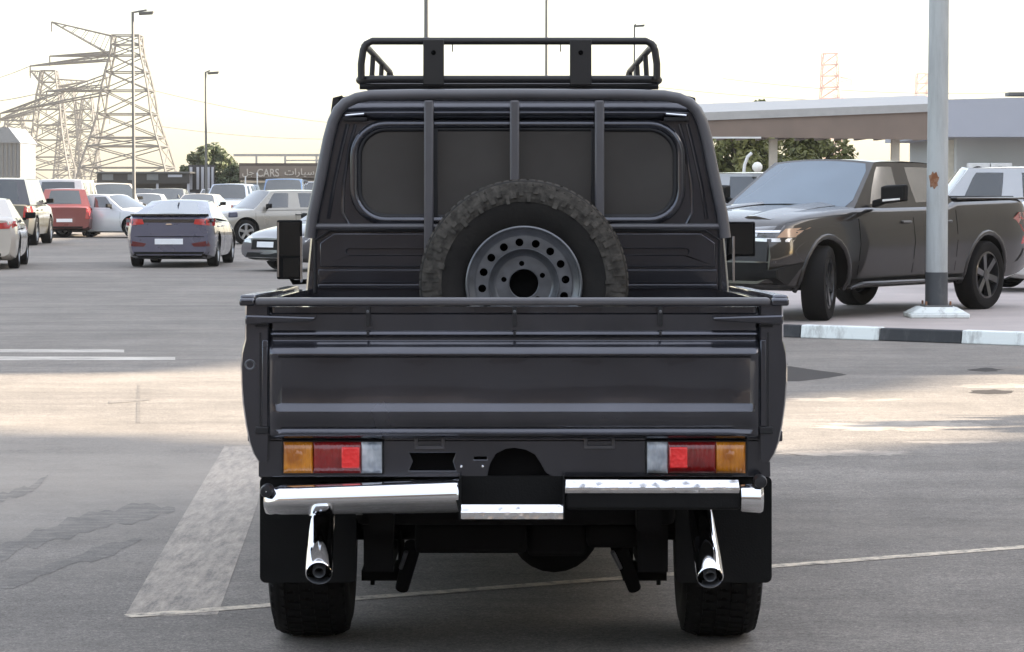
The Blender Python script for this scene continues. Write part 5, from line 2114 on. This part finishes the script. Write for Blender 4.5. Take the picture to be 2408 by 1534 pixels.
def lattice(c, levels, label, arms=(), t=.22, m=PYL, group='lattice pylons behind the lot', depth_ratio=1., name='pylon'):
    """levels: (z, half width); arms: (z root low, z root high, tip offset (x, y, z))"""
    root = thing(name, c, 0, label, 'pylon', group)
    def corner(i, z, w):
        sx, sy = ((-1, -1), (1, -1), (1, 1), (-1, 1))[i]
        return Vector((sx * w, sy * w * depth_ratio, z))
    def hw_at(z):
        return lerp(levels, z)
    for i in range(4):
        mb = MB()
        mb.tube([corner(i, z, w) for z, w in levels], t * .6, 4)
        obj('leg', mb, m, root, smooth=0)
    mb = MB()
    for (z0, w0), (z1, w1) in zip(levels, levels[1:]):
        for i in range(4):
            j = (i + 1) % 4
            mb.tube([corner(i, z0, w0), corner(j, z1, w1)], t * .32, 4)
            mb.tube([corner(j, z0, w0), corner(i, z1, w1)], t * .32, 4)
            mb.tube([corner(i, z1, w1), corner(j, z1, w1)], t * .36, 4)
    tag(obj('bracing', mb, m, root, smooth=0), kind='stuff')
    for zl, zh, tip in arms:
        mb = MB()
        tip = Vector(tip)
        s = -1 if tip.x < 0 else 1
        for sy in (-1, 1):
            lo = Vector((s * hw_at(zl), sy * hw_at(zl) * depth_ratio, zl))
            hi = Vector((s * hw_at(zh), sy * hw_at(zh) * depth_ratio, zh))
            mb.tube([lo, tip], t * .45, 4)
            mb.tube([hi, tip], t * .38, 4)
            for k in range(1, 6):
                a, b = lo.lerp(tip, k / 6.), hi.lerp(tip, (k - .5) / 6.)
                mb.tube([a, b], t * .2, 4)
        obj('cross_arm', mb, m, root, smooth=0)
        mb = MB()
        mb.tube([tip, tip + Vector((0, 0, -1.6))], .12, 6)
        obj('insulator', mb, m, root, smooth=0)
    return root


def pyl_levels(base_y, Y, tab):
    """tab: (pixel y, pixel half width) from the ground up"""
    s = FOC / Y
    out = [(0., tab[0][1] / s * 1.0)]
    for y, w in tab[1:]:
        out.append((EYE + (445 - y) / s, w / s))
    return out


YP = 430.0
sP = FOC / YP


def off(dx, y):
    return (dx / sP, 0, EYE + (445 - y) / sP)


lv = pyl_levels(430, YP, [(440, 118), (395, 98), (345, 84), (325, 77), (270, 62), (215, 55), (172, 46), (133, 36), (108, 33), (86, 32)])
cp = P(302, 445, YP)
zz = lambda y: EYE + (445 - y) / sP
lattice((cp.x, YP, 0), lv, 'largest pylon, on the left behind the tall lamp post', [
    (zz(133), zz(88), off(-177, 54)), (zz(143), zz(131), off(-228, 157)), (zz(215), zz(203), off(-190, 216)), (zz(222), zz(180), off(-300, 268)), (zz(133), zz(125), off(-182, 134))], t=.30)
YP2 = 560.0
s2 = FOC / YP2
lv2 = pyl_levels(430, YP2, [(440, 62), (400, 52), (370, 45), (330, 38), (295, 33), (258, 30), (225, 26), (195, 20), (168, 17)])
c2 = P(118, 445, YP2)
z2 = lambda y: EYE + (445 - y) / s2
lattice((c2.x, YP2, 0), lv2, 'second largest pylon, left of the largest one', [
    (z2(195), z2(170), (-22 / s2 * 2, 0, z2(168))), (z2(258), z2(240), (-120 / s2, 0, z2(283))), (z2(285), z2(265), (-118 / s2, 0, z2(284))), (z2(205), z2(188), (90 / s2, 0, z2(192)))], t=.34)
for px, top, hw_, lab in ((163, 205, 15, 'slim grey pylon between the two largest ones'), (207, 232, 14, 'slim grey pylon close to the left foot of the largest one'), (36, 272, 20, 'low grey pylon above the ribbed metal building')):
    Yx = 650.0
    s3 = FOC / Yx
    tab = [(442, hw_ * 2.3)] + [(442 - (442 - top) * k / 8., hw_ * (2.3 - 1.5 * k / 8.)) for k in range(1, 9)]
    cc = P(px, 445, Yx)
    zt_ = EYE + (445 - top) / s3
    lattice((cc.x, Yx, 0), pyl_levels(442, Yx, tab), lab, [(zt_ * .78, zt_ * .86, (-5.5, 0, zt_ * .80)), (zt_ * .78, zt_ * .86, (5.5, 0, zt_ * .80)), (zt_ * .6, zt_ * .68, (-6.5, 0, zt_ * .62)), (zt_ * .6, zt_ * .68, (6.5, 0, zt_ * .62))], t=.34)
for px, Yx, top, hw_, lab in ((1950, 620, 128, 17, 'red and white lattice mast above the canopy roof'), (2166, 760, 175, 12, 'fainter red and white mast just left of the right lamp post')):
    s3 = FOC / Yx
    tab = [(442, hw_ * 1.7)] + [(442 - (442 - top) * k / 12., hw_ * (1.7 - .7 * k / 12.)) for k in range(1, 13)]
    cc = P(px, 445, Yx)
    zt_ = EYE + (445 - top) / s3
    lattice((cc.x, Yx, 0), pyl_levels(442, Yx, tab), lab, [(zt_ * .66, zt_ * .70, (5.5, 0, zt_ * .66)), (zt_ * .8, zt_ * .84, (5., 0, zt_ * .82))], t=.24, m=PYR, name='mast')


def wire(a, b, sag, label, r=.06):
    mb = MB()
    a, b = Vector(a), Vector(b)
    pts = [a.lerp(b, k / 16.) - Vector((0, 0, sag * 4 * (k / 16.) * (1 - k / 16.))) for k in range(17)]
    mb.tube(pts, r, 4)
    w = obj('power_line', mb, PYL, None, smooth=0)
    tag(w, label, 'power line', 'power lines between the pylons')


tipw = lambda dx, y: Vector((cp.x + dx / sP, YP, EYE + (445 - y) / sP))
wire(tipw(64, 215), P(1100, 300, 500), 2.0, 'power line running right from the upper beam of the largest pylon')
wire(tipw(62, 296), P(1100, 305, 500), 2.0, 'power line running right, lowest one beside the left lamp posts')
wire(tipw(-228, 157), P(-200, 215, 420), 1.0, 'power line running left from the second arm of the largest pylon')
wire(tipw(-300, 268), P(-200, 300, 420), .5, 'power line running left from the lowest arm of the largest pylon')
wire(tipw(-190, 216), P(-200, 240, 420), 1.0, 'power line running left from the long beam of the largest pylon')
wire(P(1700, 185, 620), P(2700, 195, 620), 3., 'power line passing the red and white masts')
wire(P(1500, 200, 620), P(2700, 225, 620), 3., 'lower power line passing the red and white masts')

# ================================================================== UNSEEN BLOCKS ADDED OUTSIDE THE FRAME to shade the lot and darken reflections
SHADEW = mat('unseen shade block wall', (.52, .45, .36), .8, var=.12, vscale=.4)


def shade_block(pts, h, label, m=SHADEW):
    """walls on a ground polygon with a parapet"""
    c = sum((Vector((x, y, 0)) for x, y in pts), Vector()) / len(pts)
    root = thing('shade_block', c, 0, label, 'building', 'unseen blocks added for shade and dark reflections')
    mb = MB()
    mb.loft([[Vector((x, y, 0)) - c for x, y in pts], [Vector((x, y, h)) - c for x, y in pts]])
    obj('wall', mb, m, root, smooth=0)
    mb = MB()
    mb.loft([[(Vector((x, y, 0)) - c) * 1.01 + Vector((0, 0, z)) for x, y in pts] for z in (h - .4, h + .1)])
    obj('parapet', mb, m, root, smooth=0)
    return root


shade_block([(45, -70), (75, -70), (75, 26.0), (45, 21.8)], 21.5, 'unseen tall block added right of the camera to shade the truck')
shade_block([(45, 34.2), (75, 38.5), (95, 130), (50.5, 125)], 25.0, 'unseen long block added right of the parked cars to shade the lot')
shade_block([(51, 127), (95, 132), (110, 240), (66, 240)], 31.0, 'unseen tallest block added at the far right to shade the far cars')
shade_block([(-34, -26), (10, -26), (10, -17), (-34, -17)], 8.0, 'unseen long brown block added behind the camera to darken reflections', mat('unseen brown block wall', (.20, .16, .13), .85, var=.2, vscale=.8))


# unseen walls added before both blocks, outlined to shape the edges of the sunlight
def shade_wall(name, pts, y_in, label):
    """pts: (x, y) of the light's edge on the ground, from low to high on the wall"""
    X = 44.2
    out = []
    for x, y in pts:
        out.append((y + (X - x) / math.tan(SUN_AZ), (X - x) / math.sin(SUN_AZ) * math.tan(SUN_EL)))
    zt = out[-1][1] + 2.5
    poly = [(y_in, 0), (out[0][0], 0)] + out + [(out[-1][0], zt), (y_in, zt)]
    plate(name, poly, [], lambda u, v, w: Vector((X + w * .7, u, v)), SHADEW)
    o = bpy.data.objects[name]
    tag(o, label, 'wall')


shade_wall('far_shade_wall', [(8, 24.9), (5.2, 24.6), (4.5, 24.3), (3.9, 23.4), (3.3, 23.0), (2.6, 21.3), (2.1, 21.0), (1.6, 20.2), (.8, 20.5), (0, 23), (-1.0, 26.4), (-1.9, 26.3), (-2.3, 25.9), (-2.7, 25.3), (-3.1, 24.2), (-3.5, 23.4), (-4.4, 23.1), (-6, 23.0)], 36.0,
         'unseen stepped wall added to shape the far edge of the sunny gap')
shade_wall('near_shade_wall', [(8, 18.9), (5.0, 18.7), (4.2, 18.1), (3.6, 17.9), (3.1, 17.0), (2.4, 16.8), (1.7, 16.0), (0, 16.2), (-1.7, 16.7), (-2.4, 16.9), (-2.8, 17.4), (-3.6, 17.3), (-4.4, 17.9), (-6, 17.9)], 14.0,
         'unseen stepped wall added to shape the near edge of the sunny gap')
# unseen trees added right of the view to break up the sunny gap
tree((9.4, 19.0, 0), 2.9, 1.0, 2.3, 'unseen sparse tree added to dapple the sunny gap, nearer of two', LEAF_R, 31, 420, .14, lobes=12)
tree((10.3, 24.6, 0), 3.1, 1.0, 2.4, 'unseen sparse tree added to dapple the sunny gap, farther of two', LEAF_R, 35, 420, .14, lobes=12)

# ================================================================== HAZE: the pale evening air
mb = MB()
mb.box(-520, 520, -60, 900, -1.0, 62.0)
hz = obj('haze', mb, [], None, smooth=0)
hm = bpy.data.materials.new('evening haze')
hm.use_nodes = True
hm.node_tree.nodes.clear()
ho = hm.node_tree.nodes.new('ShaderNodeOutputMaterial')
pv_ = hm.node_tree.nodes.new('ShaderNodeVolumePrincipled')
pv_.inputs['Color'].default_value = (.93, .91, .88, 1)
pv_.inputs['Density'].default_value = .0002
pv_.inputs['Anisotropy'].default_value = .35
hm.node_tree.links.new(pv_.outputs[0], ho.inputs['Volume'])
hz.data.materials.append(hm)
tag(hz, kind='stuff')
scene.cycles.volume_bounces = 1
